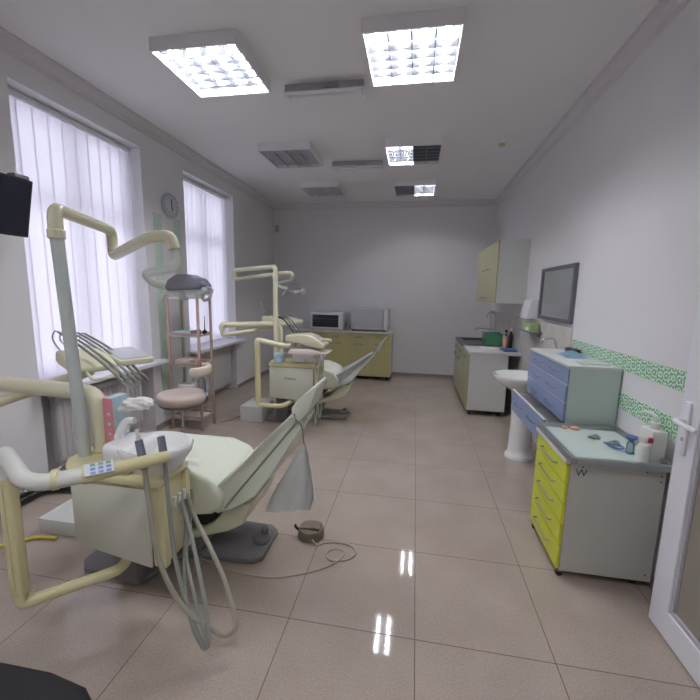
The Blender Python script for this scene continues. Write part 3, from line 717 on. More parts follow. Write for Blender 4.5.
solo('folded_cloth', b, 'bluedeep', 'folded blue cloth on the near right end of the sink counter', 'cloth')
solo('wall_hook', prism(nb(), [(XR-.008, .97), (1.22, .96), (1.215, .93), (1.24, .92), (XR-.008, .92)], 'y', 2.76, 2.80, bev=.003), 'darkgap', 'small dark hook on the tiles between the counter and the blue cabinet', 'hook')

# ------------------------------------------------------------------ back counter
t = thing('base_cabinet', 'olive yellow base cabinet with drawers along the far wall', 'cabinet', (-1.35, 5.36, 0))
kx0, kx1, ky0, ky1, kz0, kz1 = -2.25, -.46, 5.14, 5.6, .065, .845
b = nb(); bx(b, kx0, kx0+.018, ky0, ky1, kz0, kz1); bx(b, kx1-.018, kx1, ky0, ky1, kz0, kz1); bx(b, kx0+.018, kx1-.018, ky0, ky1, kz0, kz0+.018); bx(b, kx0+.018, kx1-.018, ky1-.01, ky1, kz0+.018, kz1)
obj('carcass', b, 'white', t, smooth=False)
cols = [(-2.25, -1.70), (-1.70, -1.245), (-1.245, -.865), (-.865, -.46)]
for k, (a, c) in enumerate(cols):
    dd = obj('drawer', bx(nb(), a+.002, c-.002, ky0-.018, ky0-.001, .715, .84, bev=.0015, seg=1), 'olive', t, smooth=False)
    bar_handle_x((a+c)/2-.06, (a+c)/2+.06, ky0-.018, .775, dd, 'plate', r=.005, out=.02)
    dd = obj('door', bx(nb(), a+.002, c-.002, ky0-.018, ky0-.001, kz0+.003, .711, bev=.0015, seg=1), 'olive', t, smooth=False)
    bar_handle_x((a+c)/2-.09, (a+c)/2+.09, ky0-.018, .65, dd, 'plate', r=.005, out=.02)
for x in (kx0+.1, -1.35, kx1-.07):
    for y in (ky0+.03, ky1-.06): obj('leg', cyl(nb(), (x, y, 0), .022, 0, kz0, 14), 'darkgap', t)
solo('worktop', bx(nb(), -2.28, -.44, 5.1, YB-.001, .845, .878, bev=.003), 'worktop', 'pale worktop along the far wall carrying the oven and the steriliser', 'worktop')
KT = .878
t = thing('countertop_oven', 'white countertop oven with a dark glass door, left of the steriliser', 'oven', (-1.66, 5.3, KT))
obj('body', bx(nb(), -1.96, -1.35, 5.18, 5.55, KT+.012, 1.205, bev=.008), 'oven', t)
b = nb(); bx(b, -1.965, -1.37, 5.155, 5.18, KT+.02, 1.2, bev=.006); df = obj('door', b, 'oven', t)
obj('door_window', bx(nb(), -1.915, -1.43, 5.151, 5.157, KT+.055, 1.155, bev=.002), 'screen', df)
b = nb()
for z in (.97, 1.02, 1.08): bx(b, -1.9, -1.445, 5.1495, 5.1512, z, z+.003)
obj('rack_lines', b, 'plate', df)
for x in (-1.93, -1.39):
    for y in (5.21, 5.5): obj('foot', cyl(nb(), (x, y, 0), .015, KT, KT+.014, 12), 'darkgap', t)
t = thing('steriliser', 'large pale grey box steriliser on the far worktop, right of the oven', 'steriliser', (-.9, 5.35, KT))
obj('body', bx(nb(), -1.21, -.535, 5.2, 5.62, KT+.018, 1.285, bev=.012, seg=3), 'autocl', t)
dd = obj('door', bx(nb(), -1.205, -.62, 5.165, 5.2, KT+.025, 1.28, bev=.012, seg=3), 'autocl', t)
obj('swoosh_line', sweep(nb(), spline([(-1.06,5.163,1.08),(-.98,5.163,1.14),(-.88,5.163,1.17),(-.76,5.163,1.18)]), .004, 6), 'greyhousing', dd)
obj('door_ledge', bx(nb(), -1.13, -.68, 5.15, 5.168, KT+.05, KT+.065, bev=.004), 'oven', dd)
obj('side_panel', bx(nb(), -.61, -.54, 5.172, 5.2, KT+.03, 1.27, bev=.006), 'offwhite', t)
for x in (-1.17, -.6):
    for y in (5.24, 5.55): obj('foot', cyl(nb(), (x, y, 0), .018, KT, KT+.02, 12), 'darkgap', t)
solo('instrument_jar', lathe(nb(), (-1.27, 5.32, KT), [(.03,0),(.034,.005),(.034,.07),(.025,.085),(.028,.1)], 18), 'greyhousing', 'small grey jar on the far worktop between oven and steriliser', 'jar')
solo('instrument_tray', bx(nb(), -2.2, -1.99, 5.2, 5.45, KT, KT+.03, bev=.008), 'worktop', 'low pale tray on the far worktop, left of the oven', 'tray')

# ------------------------------------------------------------------ wall screen
t = thing('wall_screen', 'dark flat screen on a swivel bracket at the left wall', 'screen', (-2.7, .5, 1.85))
mt = Matrix.Translation((-2.66, .0, 2.07)) @ Matrix.Rotation(math.radians(13), 4, 'Y')
b = nb(); tt = nb(); bx(tt, -.02, .02, .08, .70, -.185, .185, bev=.006); merge(b, tt, mt); obj('housing', b, 'black', t)
b = nb(); tt = nb(); bx(tt, .0195, .0215, .095, .685, -.168, .17); merge(b, tt, mt); obj('display', b, 'screen', t, smooth=False)
obj('bracket_arm', tube([(XL+.01, .52, 2.1), (-2.76, .52, 2.1), (-2.69, .52, 2.1)], .018, .02), 'black', t)
obj('wall_plate', bx(nb(), XL, XL+.012, .46, .58, 2.0, 2.2, bev=.003), 'black', t)
obj('top_clip', bx(nb(), -2.66, -2.60, .58, .68, 2.245, 2.272, bev=.008), 'plate', t)

# ------------------------------------------------------------------ dental chair
def chair(X, Y, Hx, Hz, ang, Lk, hang, hoff, seatdz, mats, label, plate_m):
    t = thing('dental_chair', label, 'dental chair', (X-1.35, Y+.45, 0), 'dental treatment chairs')
    vin, rear, shell = mats
    # base plate
    b = nb(); prism(b, [(-1.86,.12),(-1.80,.06),(-1.42,.05),(-1.34,.28),(-.93,.30),(-.875,.34),(-.88,.60),(-.93,.645),(-1.80,.66),(-1.86,.6)], 'z', 0, .035, bev=.012)
    bmesh.ops.translate(b, verts=b.verts, vec=(X, Y, 0)); obj('base_plate', b, plate_m, t)
    b = nb(); cyl(b, (X-.935, Y+.47, 0), .055, .035, .07, 20, bev=.01); cyl(b, (X-.93, Y+.50, 0), .024, .07, .105, 16, bev=.006); obj('stop_knob', b, plate_m, t)
    dz = seatdz
    # lift column
    b = nb(); prism(b, [(-1.75,.03),(-1.25,.03),(-1.2,.12),(-1.25,.34+dz),(-1.7,.36+dz)], 'y', .30, .60, bev=.02); bmesh.ops.translate(b, verts=b.verts, vec=(X, Y, 0)); obj('lift_column', b, plate_m, t)
    # shell under the seat
    b = nb(); prism(b, [(-.90,.41),(-.965,.26),(-1.05,.21),(-1.3,.125),(-1.62,.11),(-1.72,.15),(-1.7,.19),(-1.3,.175),(-1.16,.235),(-1.07,.345),(-1.0,.38)], 'y', .27, .65, bev=.018)
    bmesh.ops.translate(b, verts=b.verts, vec=(X+Hx+1.06, Y, dz)); obj('under_shell', b, shell, t)
    obj('frame_core', prism(nb(), [(X-1.75,.20+dz),(X-1.2,.21+dz),(X-1.10,.33+dz),(X-1.3,.42+dz),(X-1.75,.42+dz)], 'y', Y+.30, Y+.62, bev=.01), 'darkgap', t)
    # seat
    def seattaper(p, a0, a1):
        u = max(0, min(1, (-1.25-p[0])/.9)); s = .045*u
        return a0+s, a1-s
    sp = [(-1.76,.52),(-1.72,.57),(-1.6,.59),(-1.4,.60),(-1.22,.595),(-1.1,.55),(-1.035,.46),(-1.045,.395),(-1.11,.35),(-1.25,.325),(-1.45,.335),(-1.65,.37),(-1.74,.43)]
    b = prism(nb(), sp, 'y', .19, .71, bev=.07, seg=5, taper=seattaper)
    # dish the middle of the seat
    for v in b.verts:
        f = math.exp(-((v.co.y-.45)/.13)**2)
        if v.co.z > .5: v.co.z -= .0
    bmesh.ops.translate(b, verts=b.verts, vec=(X+Hx+1.06, Y, dz)); seat = obj('seat', b, 'vinyl', t, ang=50)
    b = nb(); nx_, ny_ = 14, 22; G = []
    for i in range(nx_+1):
        u = i/nx_; row = []
        for j in range(ny_+1):
            v = -1+2*j/ny_; e = min(1, (1-abs(v))/.16); eu = min(1, min(u, 1-u)/.12)
            z = .588+.034*min(1, abs(v)/.86)**3
            z = .555+(z-.555)*math.sqrt(max(0, 1-(1-e)**2))*math.sqrt(max(0, 1-(1-eu)**2))
            row.append(b.verts.new((-1.74+.56*u, .45+.205*v, z)))
        G.append(row)
    for i in range(nx_):
        for j in range(ny_): b.faces.new((G[i][j], G[i+1][j], G[i+1][j+1], G[i][j+1]))
    bmesh.ops.translate(b, verts=b.verts, vec=(X+Hx+1.06, Y, dz)); obj('seat_pad', b, 'vinyl', seat, ang=80)
    # back
    a = math.radians(ang); T = Vector((math.cos(a), 0, math.sin(a))); N = Vector((-math.sin(a), 0, math.cos(a)))
    Hn = Vector((X+Hx, Y, Hz))
    def tn(pts, k=1.0): return [((Hn+T*(p*k)+N*q).x, (Hn+T*(p*k)+N*q).z) for p, q in pts]
    def btaper(p, a0, a1):
        tt = (Vector((p[0],0,p[1]))-Vector((Hn.x,0,Hn.z))).dot(T)
        s = max(0, (tt/Lk-.10))*.10+max(0, tt/Lk-.72)*.28
        return a0+s, a1-s
    fr = [(-.02,0),(-.03,.09),(.03,.118),(.12,.108),(.3,.085),(.5,.062),(.64,.05),(.70,.035),(.71,.0)]
    if plate_m == 'plate2': fr = [(p, q*(1-.45*max(p, 0)/.7)) for p, q in fr]
    obj('backrest_cushion', prism(nb(), tn(fr, Lk/.71), 'y', Y+.205, Y+.695, bev=.02, seg=4, taper=btaper), vin, t, ang=50)
    re = [(.0,-.004),(.70,-.004),(.69,-.035),(.54,-.048),(.40,-.075),(.37,-.085),(.2,-.09),(.05,-.04)]
    if plate_m == 'plate2': re = [(p, q*(.9 if p < .3 else .5)) for p, q in re]
    bs = obj('backrest_shell', prism(nb(), tn(re, Lk/.71), 'y', Y+.215, Y+.685, bev=.014, seg=3, taper=btaper), rear, t, ang=50)
    se = [(.0,-.006),(.702,-.006),(.702,.0),(.0,.0)]
    obj('seam_piping', prism(nb(), tn(se, Lk/.71), 'y', Y+.219, Y+.681, taper=btaper), 'hosegrey' if not plate_m == 'plate2' else 'offwhite', t)
    b = nb(); cyl(b, (Hn.x-.01, 0, Hn.z+.02), .03, Y+.22, Y+.68, 20, axis='y', bev=.006); obj('hinge', b, shell, t)
    # headrest
    h = math.radians(hang); T2 = Vector((math.cos(h), 0, math.sin(h))); N2 = Vector((-math.sin(h), 0, math.cos(h)))
    P0 = Hn+T*(Lk+hoff)
    hp = [(-.06,-.01),(-.055,.035),(-.02,.068),(.03,.07),(.155,.05),(.163,.04),(.15,.028),(.02,-.014)]
    if plate_m == 'plate2': hp = [(p*.85, q*.55) for p, q in hp]
    pts = [((P0+T2*p+N2*q).x, (P0+T2*p+N2*q).z) for p, q in hp]
    hr = obj('headrest', prism(nb(), pts, 'y', Y+.325, Y+.575, bev=.018, seg=3), vin, t, ang=50)
    b = nb()
    for s in (.40, .50): sweep(b, [Hn+T*(Lk-.12)+N*.01+Vector((0,s,0)), P0+T2*.03+N2*.03+Vector((0,s,0))], .008, 8)
    obj('support_rod', b, 'chrome', hr)
    return t
chair(0, 0, -1.06, .365, 52, .70, 52, 0, 0, ('vinyl','rearshell','shell'), 'pale green dental chair in the left foreground, a plastic bag hanging from its headrest', 'plate')
chair(0.03, 2.55, -.98, .455, 42.5, .585, 56, .085, .07, ('vinylgrey','vinylgrey','shell'), 'grey cushioned dental chair farther back, reclined in front of the olive cabinet', 'plate2')

# plastic bag hanging from chair 1
t = thing('plastic_bag', 'thin transparent plastic bag hanging by a cord from the near chair headrest', 'plastic bag', (-.66, .33, .4))
obj('cord', sweep(nb(), spline([(-.70,.42,.915),(-.665,.29,.91),(-.62,.27,.87),(-.615,.285,.80),(-.613,.29,.765)]), .0035, 6), 'plate', t)
b = nb(); n = 20; rows = 14; V = []
for i in range(rows+1):
    u = i/rows; z = .765-u*.41; cxx = -.613-.10*u; hw = .006+.115*min(1, u*1.25)**.9; dpt = .004+.02*math.sin(PI*min(1,u*.9))
    row = []
    for k in range(n):
        a = 2*PI*k/n; rr_ = 1+.12*math.sin(5*a+u*3)*u
        row.append(b.verts.new((cxx+hw*math.cos(a)*rr_, .30+.02*u+dpt*math.sin(a)*rr_+.012*math.sin(7*a+2*u)*u, z+.02*math.cos(a)*u*u)))
    V.append(row)
for i in range(rows):
    for k in range(n): b.faces.new((V[i][k], V[i][(k+1)%n], V[i+1][(k+1)%n], V[i+1][k]))
obj('bag_body', b, 'plasticbag', t, ang=180)
obj('string_end', sweep(nb(), spline([(-.60,.29,.76),(-.57,.27,.66),(-.555,.27,.55),(-.545,.27,.47)]), .003, 6), 'paper', t)

# foot pedal
t = thing('foot_pedal', 'round brown grey foot pedal with a bent cable on the tiled floor', 'foot pedal', (-.66, .62, 0))
obj('body', lathe(nb(), (-.665, .625, 0), [(.078,0),(.084,.006),(.084,.05),(.076,.062),(.05,.066)], 36), 'brownped', t)
obj('tread', prism(nb(), [(-.735,.06),(-.60,.06),(-.60,.078),(-.63,.086),(-.72,.074)], 'y', .585, .665, bev=.006), 'brownped', t)
obj('side_lever', tube([(-.74,.60,.05),(-.757,.59,.07),(-.757,.585,.09)], .008, .01), 'darkgap', t)
cab = [(-.635,.545,.03),(-.60,.53,.01),(-.55,.57,.006),(-.45,.585,.006),(-.38,.56,.006),(-.355,.50,.006),(-.40,.44,.006),(-.49,.42,.006),(-.525,.47,.006),(-.49,.52,.008),(-.43,.51,.010),(-.425,.46,.012),(-.46,.40,.009),(-.56,.32,.006),(-.74,.235,.006),(-.95,.22,.006),(-1.15,.26,.006),(-1.25,.29,.012),(-1.33,.30,.035)]
obj('cable', sweep(nb(), spline(cab, 8), .0045, 8), 'hose', t)

# ------------------------------------------------------------------ dental unit
def tr(pts, o): return [(p[0]+o[0], p[1]+o[1], p[2]+o[2]) for p in pts]
def unit(o, label, front_x, box_bottom, lamp_arm, lamp_arm2, table_arm, floor_pipe, assist, pole_xy, pole_top, tube_xy, texts, floor_col_m):
    ox, oy, oz = o
    t = thing('dental_unit', label, 'dental unit', (-1.4+ox, -.05+oy, 0), 'dental treatment units')
    xl, xr = front_x; zb0, zb1 = box_bottom
    # cabinet body, sloping underside
    y0, y1 = -.185+oy, .01+oy; zt = .715+oz
    b = prism(nb(), [(xl,zb0),(xr,zb1),(xr,zt),(xl,zt)], 'y', y0, y1, bev=.012, seg=2)
    obj('cabinet_body', b, 'yellowed', t)
    pn = obj('front_panel', prism(nb(), [(xl+.006,zb0+.006),(xr-.045,zb1+.008),(xr-.045,zt-.012),(xl+.006,zt-.012)], 'y', y0-.012, y0, bev=.003), 'ivory', t)
    obj('panel_gap', bx(nb(), xr-.045, xr-.041, y0-.0015, y0, zb1+.01, zt-.012), 'darkgap', t, smooth=False)
    if texts: obj('nameplate', text_bm(texts, .042, ((xl+xr)/2-.03, y0-.0128, (zb0+zt)/2+.05), (1,0,0), (0,0,1)), 'ink', pn, smooth=False)
    lx = .12 if texts is None else .02
    tp = obj('top_deck', prism(nb(), [(xr+.015,y0-.02),(xl,y0-.02),(xl-lx*.75,y0+.06),(xl-lx,y0+.1),(xl-lx,y1+.1),(-1.36,y1+.1),(-1.30,y1+.01),(xr+.015,y1+.01)], 'z', zt if texts is None else zt-.012, zt+.04, bev=.014, seg=3), 'yellowed', t)
    # recess with hose sockets on the right side
    obj('hose_recess', bx(nb(), xr-.002, xr+.0015, y0+.05, y1-.03, zb1+.04, zt-.05), 'cream', t)
    obj('side_rail', bx(nb(), xr, xr+.02, y1-.03, y1-.0, zb1, zt), 'yellowed', t); obj('side_rail', bx(nb(), xr, xr+.018, y0, y0+.03, zb1+.01, zt), 'yellowed', t)
    for k, yy in enumerate((y0+.08, y0+.115, y0+.15)):
        obj('hose_socket', cyl(nb(), (xr+.018, yy, 0), .009, zt-.13, zt-.085, 12), 'offwhite', t)
    # support arm to the chair
    b = nb(); prism(b, [(y1+.0,.03),(.31+oy,.03),(.31+oy,.10),(y1+.07,.10),(y1+.07,zb0+.12),(y1+.0,zb0+.12)], 'x', xl-.0, xl+.13, bev=.008)
    obj('support_bracket', b, 'plate', t)
    TOP = zt+.04
    # spittoon
    bxc, byc = xr-.085, -.075+oy
    b = lathe(nb(), (bxc, byc, TOP-.01), [(.10,0),(.115,.01),(.135,.05),(.160,.085),(.168,.115),(.162,.125),(.15,.122),(.12,.08),(.06,.05),(.02,.045)], 40, sy=.85)
    sp = obj('spittoon_bowl', b, 'ceramic', t, ang=60)
    obj('bowl_shoulder', prism(nb(), [(bxc-.215,byc-.09),(bxc-.05,byc-.13),(bxc-.05,byc+.12),(bxc-.215,byc+.09)], 'z', TOP, TOP+.12, bev=.03, seg=4), 'ceramic', sp)
    obj('filler_spout', sweep(nb(), spline([(bxc-.19,byc-.0,TOP+.10),(bxc-.178,byc-.0,TOP+.15),(bxc-.145,byc-.0,TOP+.20),(bxc-.10,byc-.0,TOP+.21)]), [.024,.014], 14), 'ceramic', sp)
    # pole and lamp arm
    px, py = pole_xy
    ptx, pty = (px-.025, py-.02) if texts is None else (px, py)
    obj('lamp_pole', sweep(nb(), [(px,py,TOP-.002),(ptx,pty,pole_top-.10)], .0265, 20), 'polegrey' if texts is None else 'cream', t)
    obj('pole_collar', cyl(nb(), (ptx,pty,0), .034, pole_top-.13, pole_top-.09, 20, bev=.004), 'cream', t)
    R = .029 if texts is None else .025
    la = obj('lamp_arm', tube([(ptx,pty,pole_top-.10),(ptx,pty,pole_top),]+lamp_arm, R, .06, n=18, fn=8), 'cream', t)
    obj('balance_arm', tube(lamp_arm2, R, .09, n=18, fn=8), 'cream', la)
    # instrument table arm
    tx, ty = tube_xy
    Rt = .044 if texts is None else .036
    obj('table_column', tube([(tx,ty,TOP-.002)]+table_arm[0], Rt*.9, .10, n=20, fn=8), 'cream', t)
    obj('column_ring', cyl(nb(), (tx,ty,0), Rt+.004, TOP, TOP+.012, 24), 'yellowed', t)
    obj('table_arm', tube(table_arm[1], Rt*.68, .10, n=20, fn=8), 'cream', t)
    # pipe and upright of the assistant arm
    obj('floor_pipe', tube(floor_pipe[0], .025, .07, n=18, fn=8), 'yellowed', t)
    c0, c1 = floor_pipe[1]
    b = nb()
    if texts is None: bx(b, c0[0]-.031, c0[0]+.031, c0[1]-.022, c0[1]+.022, c0[2], c1[2], bev=.01, seg=3)
    else: sweep(b, [c0, c1], .032, 16)
    up = obj('upright', b, 'yellowed' , t)
    if texts is None: obj('cable_cover', bx(nb(), c0[0]-.004, c0[0]+.004, c0[1]-.026, c0[1]-.02, c0[2]+.03, c1[2]-.03), 'darkgap' if False else 'yellowed', up)
    aa = obj('assistant_arm', tube(assist, .03, .10, n=18, fn=8), 'offwhite' if texts is None else 'cream', t)
    return t, TOP, sp
def lamp(c, yaw, scale, parent_label, joint, small=False):
    pass
# unit 1
t1, TOP1, sp1 = unit((0,0,0), 'ivory dental unit in the left foreground with spittoon, arms and operating lamp', (-1.555,-1.12), (.395,.325),
    [(-1.87,.51,1.898),(-1.87,.51,1.81)], [(-1.87,.51,1.83),(-1.87,.51,1.75),(-1.40,.215,1.818),(-1.27,.20,1.82),(-1.25,.20,1.755)],
    ([(-1.575,.02,1.05),(-2.34,.07,1.05),(-2.345,.05,.99)], [(-2.343,.055,1.0),(-2.36,-.02,.93),(-2.26,.0,.935),(-2.02,.37,1.045),(-1.97,.39,1.07)]),
    ([(-1.40,-.02,.36),(-1.40,-.08,.21),(-1.675,-.355,.21),(-1.675,-.355,.26)], ((-1.675,-.355,.26),(-1.675,-.355,.80))),
    [(-1.675,-.355,.79),(-1.675,-.355,.905),(-1.375,-.515,.872),(-1.24,-.405,.872)],
    (-1.615,-.045), 1.90, (-1.575,.02), None, None)
# end piece of the assistant arm with key panel and holder
hd = obj('holder_arm', sweep(nb(), [(-1.25,-.412,.872),(-1.24,-.405,.872),(-1.15,-.315,.874),(-1.05,-.215,.878),(-1.04,-.205,.878)], [.033,.033,.026,.023,.019], 18), 'yellowed', t1)
obj('arm_ring', sweep(nb(), [(-1.325,-.466,.873),(-1.31,-.455,.873)], .037, 20), 'yellowed', t1)
u = Vector((.705,.705,.0)).normalized(); 
nrm = Vector((.38,-.55,.74)).normalized(); nrm = (nrm-u*nrm.dot(u)).normalized(); w = nrm.cross(u)
def panel_bm(c, hu, hw, th):
    b = nb(); vs = []
    for sn in (0, 1):
        for a_, c_ in ((-1,-1),(1,-1),(1,1),(-1,1)): vs.append(b.verts.new(Vector(c)+u*hu*a_+w*hw*c_+nrm*th*sn))
    for f in ((3,2,1,0),(4,5,6,7),(0,1,5,4),(1,2,6,5),(2,3,7,6),(3,0,4,7)): b.faces.new([vs[k] for k in f])
    return b
pc = Vector((-1.213,-.378,.872))+nrm*.029
kp = obj('key_panel', panel_bm(pc, .046, .024, .008), 'labelw', t1, smooth=False)
b1 = nb(); b2 = nb()
for i in range(3):
    for j in range(3):
        q = panel_bm(pc+u*(-.02+.025*i)+w*(-.016+.016*j)+nrm*.008, .008, .005, .0015)
        merge(b1 if j == 2 else b2, q)
obj('green_keys', b1, 'labelg', kp, smooth=False); obj('blue_keys', b2, 'labelb', kp, smooth=False)
# hand pieces with hoses in the holder
def handpiece(top, bot, path, tip):
    h = obj('handpiece', sweep(nb(), [bot, Vector(bot)+(Vector(top)-Vector(bot))*.95, top], [.017,.014], 14), 'greygrip', t1)
    if tip: obj('nozzle', sweep(nb(), [top, (top[0]-.001, top[1], top[2]+.022), (top[0]-.004, top[1], top[2]+.024), (top[0]-.006, top[1], top[2]+.042)], [.010,.007], 10), 'offwhite', h)
    obj('hose', sweep(nb(), spline(path, 10), .0105 if tip else .009, 10), 'hose' if tip else 'hosegrey', t1)
handpiece((-1.145,-.25,.955), (-1.115,-.262,.84), [(-1.115,-.262,.86),(-1.10,-.27,.70),(-1.06,-.28,.45),(-.97,-.28,.26),(-.86,-.25,.14),(-.80,-.235,.105),(-.765,-.215,.15),(-.84,-.15,.27),(-.95,-.09,.40),(-1.04,-.05,.50),(-1.10,-.02,.60)], True)
handpiece((-1.085,-.195,.955), (-1.07,-.20,.85), [(-1.07,-.20,.87),(-1.06,-.205,.70),(-1.035,-.22,.45),(-.96,-.26,.25),(-.89,-.29,.13),(-.865,-.295,.09),(-.85,-.285,.13),(-.90,-.23,.28),(-1.02,-.12,.47),(-1.10,-.065,.60)], False)
obj('hose', sweep(nb(), spline([(-1.10,-.02,.60),(-1.09,-.05,.45),(-1.06,-.12,.30),(-1.0,-.2,.2),(-.93,-.26,.12),(-.88,-.285,.09),(-.86,-.29,.11),(-.95,-.22,.26),(-1.06,-.10,.36),(-1.09,.0,.50),(-1.10,.025,.60)], 10), .008, 10), 'hosegrey', t1)

# instrument table 1
def table(parent, M4, n, rods=True):
    b = nb(); tt = prism(nb(), [(-.16,-.03),(-.15,.035),(-.05,.05),(.16,-.0),(.16,-.035),(.10,-.045),(-.1,-.045)], 'y', -.11, .11, bev=.016, seg=3); merge(b, tt, M4); tb = obj('instrument_table', b, 'cream', parent)
    b = nb(); tt = bx(nb(), -.16, .14, .12, .33, -.03, .012, bev=.014, seg=3); merge(b, tt, M4); tray = obj('side_tray', b, 'cream', tb)
    b = nb(); tt = bx(nb(), -.15, .13, .14, .31, .012, .017, bev=.002); merge(b, tt, M4); obj('tray_mat', b, 'autocl', tray) if False else obj('tray_mat', b, 'autocl', tb)
    return tb
def axes(c, xd, tilt=0):
    X = Vector(xd).normalized(); Z = Vector((0,0,1)); Yv = Z.cross(X).normalized(); 
    m = Matrix(((X.x,Yv.x,0,c[0]),(X.y,Yv.y,0,c[1]),(X.z,Yv.z,1,c[2]),(0,0,0,1)))
    return m @ Matrix.Rotation(tilt, 4, 'Y')
A1 = axes((-1.96,.35,1.14), (.88,-.47,0), math.radians(6))
tb1 = table(t1, A1, 5)
for k in range(5):
    S = Vector((-2.17-.03*k, .36+.075*k, 1.30-.012*k)); E_ = Vector((-1.565-.022*k, .235+.058*k, 1.015+.003*k)); D = E_-S
    n0 = A1 @ Vector((-.12, -.09+.045*k, .035))
    ro = obj('whip_rod', sweep(nb(), spline([n0, S+Vector((-.02,0,-.05)), S, S+D*.08+Vector((0,0,.012))], 6), .0045, 8), 'chrome', tb1)
    mid = [S+D*.05+Vector((0,0,.012)), S+D*.35+Vector((0,0,.025)), S+D*.7+Vector((0,0,.02)), S+D*.88]
    obj('instrument', sweep(nb(), spline(mid, 6), [.007,.0085], 10), 'hosegrey', t1)
    obj('drill_tip', sweep(nb(), [S+D*.88, S+D*.97, E_+Vector((.006,-.004,-.012))], [.0075,.003], 8), 'chrome', t1)
obj('table_grip', tube([A1 @ Vector((.16,-.05,-.03)), A1 @ Vector((.24,-.05,-.05)), A1 @ Vector((.24,.09,-.05)), A1 @ Vector((.16,.09,-.03))], .008, .02), 'cream', tb1)

# operating lamps
def oplamp(parent, c, d, s, joint, rev=False):
    """c: head centre; d: horizontal direction in which the head's long axis runs"""
    A = axes(c, d)
    def pt(q): return A @ (Vector(q)*s)
    def pr_(pts, y0, y1, bev, m, name, par):
        tt = prism(nb(), [(p[0]*s, p[1]*s) for p in pts], 'y', y0*s, y1*s, bev=bev*s, seg=3); b = nb(); merge(b, tt, A); return obj(name, b, m, par)
    yk = obj('lamp_yoke', sweep(nb(), fillet([joint, pt((-.08,.0,.155)), pt((-.36,-.02,.09)), pt((-.30,.0,.02)), pt((-.15,.0,-.005))], .05, 6),   .036*s, 12, sq=.4), 'lampbody', parent)
    hd = pr_([(-.15,.03),(-.10,.045),(.14,-.0),(.16,-.03),(.12,-.065),(-.13,-.05),(-.16,-.02)], -.10, .10, .02, 'lampbody', 'lamp_head', parent)
    dome = [(-.14,-.01),(-.115,.045),(-.05,.088),(.03,.092),(.105,.062),(.145,.012),(.13,-.02),(-.12,-.035)]
    pr_(dome, -.125, .08, .012, 'lampcover', 'reflector_cover', hd)
    pr_([(-.115,-.03),(.09,-.05),(.07,-.085),(-.09,-.08)], -.09, .09, .01, 'lampwhite', 'light_outlet', hd)
    b = nb(); sweep(b, [pt((-.02,-.07,-.03)), pt((-.02,-.07,-.10))], .035*s, 18); obj('bulb_housing', b, 'greyhousing', hd)
    obj('front_handle', sweep(nb(), fillet([pt((.10,-.02,.0)), pt((.185,-.03,-.01)), pt((.175,-.05,-.09)), pt((.12,-.05,-.11)), pt((.11,-.03,-.05))], .03*s, 5), .011*s, 10), 'greyhousing', hd)
    obj('rear_handle', sweep(nb(), fillet([pt((-.14,.0,-.01)), pt((-.19,-.02,-.05)), pt((-.25,-.03,-.14))], .03*s, 5), .009*s, 10), 'lampbody', hd)
    return hd
oplamp(t1, (-1.175,.20,1.575), (1,.12,0), .64, (-1.25,.20,1.755))

# unit 2
o2 = (-.03, 2.555, .03)
t2, TOP2, sp2 = unit(o2, 'ivory dental unit farther back, beside the white step box, with a nameplate', (-1.64,-1.09), (.375,.355),
    [(-2.27,2.86,1.803),(-2.27,2.86,1.74)], [(-2.27,2.86,1.75),(-2.27,2.86,1.69),(-1.60,2.77,1.775),(-1.52,2.77,1.775),(-1.50,2.77,1.74)],
    ([(-1.585,2.58,1.19),(-2.12,2.24,1.19),(-2.12,2.24,1.13)], [(-2.12,2.24,1.14),(-2.12,2.24,1.08),(-1.85,2.42,1.12),(-1.66,2.66,1.16),(-1.66,2.66,1.19)]),
    ([(-1.40,2.50,.38),(-1.40,2.42,.33),(-1.45,2.22,.33),(-1.71,2.22,.33),(-1.71,2.22,.38)], ((-1.71,2.22,.37),(-1.71,2.22,1.0))),
    [(-1.71,2.22,.99),(-1.71,2.22,1.045),(-1.48,2.30,.985),(-1.38,2.32,.98),(-1.37,2.34,1.05)],
    (-1.61, 2.505), 1.83, (-1.585, 2.58), 'Chirana', None)
# assistant console of unit 2, above its spittoon
con = obj('assistant_console', prism(nb(), [(-1.42,1.03),(-1.42,1.095),(-1.20,1.115),(-1.11,1.09),(-.985,1.005),(-1.0,.975),(-1.06,.965),(-1.25,1.01)], 'y', 2.28, 2.52, bev=.018, seg=3), 'cream', t2)
obj('console_keys', prism(nb(), [(-1.13,1.099),(-1.02,1.032),(-1.02,1.036),(-1.13,1.103)], 'y', 2.31, 2.47), 'autocl', con, smooth=False)
obj('console_handle', tube([(-1.10,2.40,1.04),(-1.0,2.36,1.06),(-.93,2.34,1.055)], .016, .03), 'cream', con)
obj('console_tray', prism(nb(), [(-1.40,.90),(-1.36,.955),(-1.15,.955),(-1.02,.93),(-.95,.93),(-.96,.915),(-1.05,.905),(-1.1,.895)], 'y', 2.27, 2.52, bev=.01, seg=2), 'pinktray', t2)
obj('tray_knob', lathe(nb(), (-1.06,2.33,.93), [(.018,0),(.02,.008),(.012,.018)], 14), 'offwhite', t2)
A2 = axes((-1.66,2.70,1.22), (.9,-.3,0), math.radians(6))
tb2 = table(t2, A2, 3)
for k, yy in enumerate((-.06, .0, .06)):
    pts = [A2 @ Vector(q) for q in ((-.02,yy,.05),(.12,yy,.04),(.22,yy,-.03),(.30,yy,-.10))]
    obj('instrument', sweep(nb(), spline(pts, 6), [.010,.006], 8), 'plate' if k else 'darkgap', t2)
obj('syringe', sweep(nb(), [A2 @ Vector((-.16,.0,.03)), A2 @ Vector((-.24,.0,.13))], [.018,.014], 10), 'plate', t2)
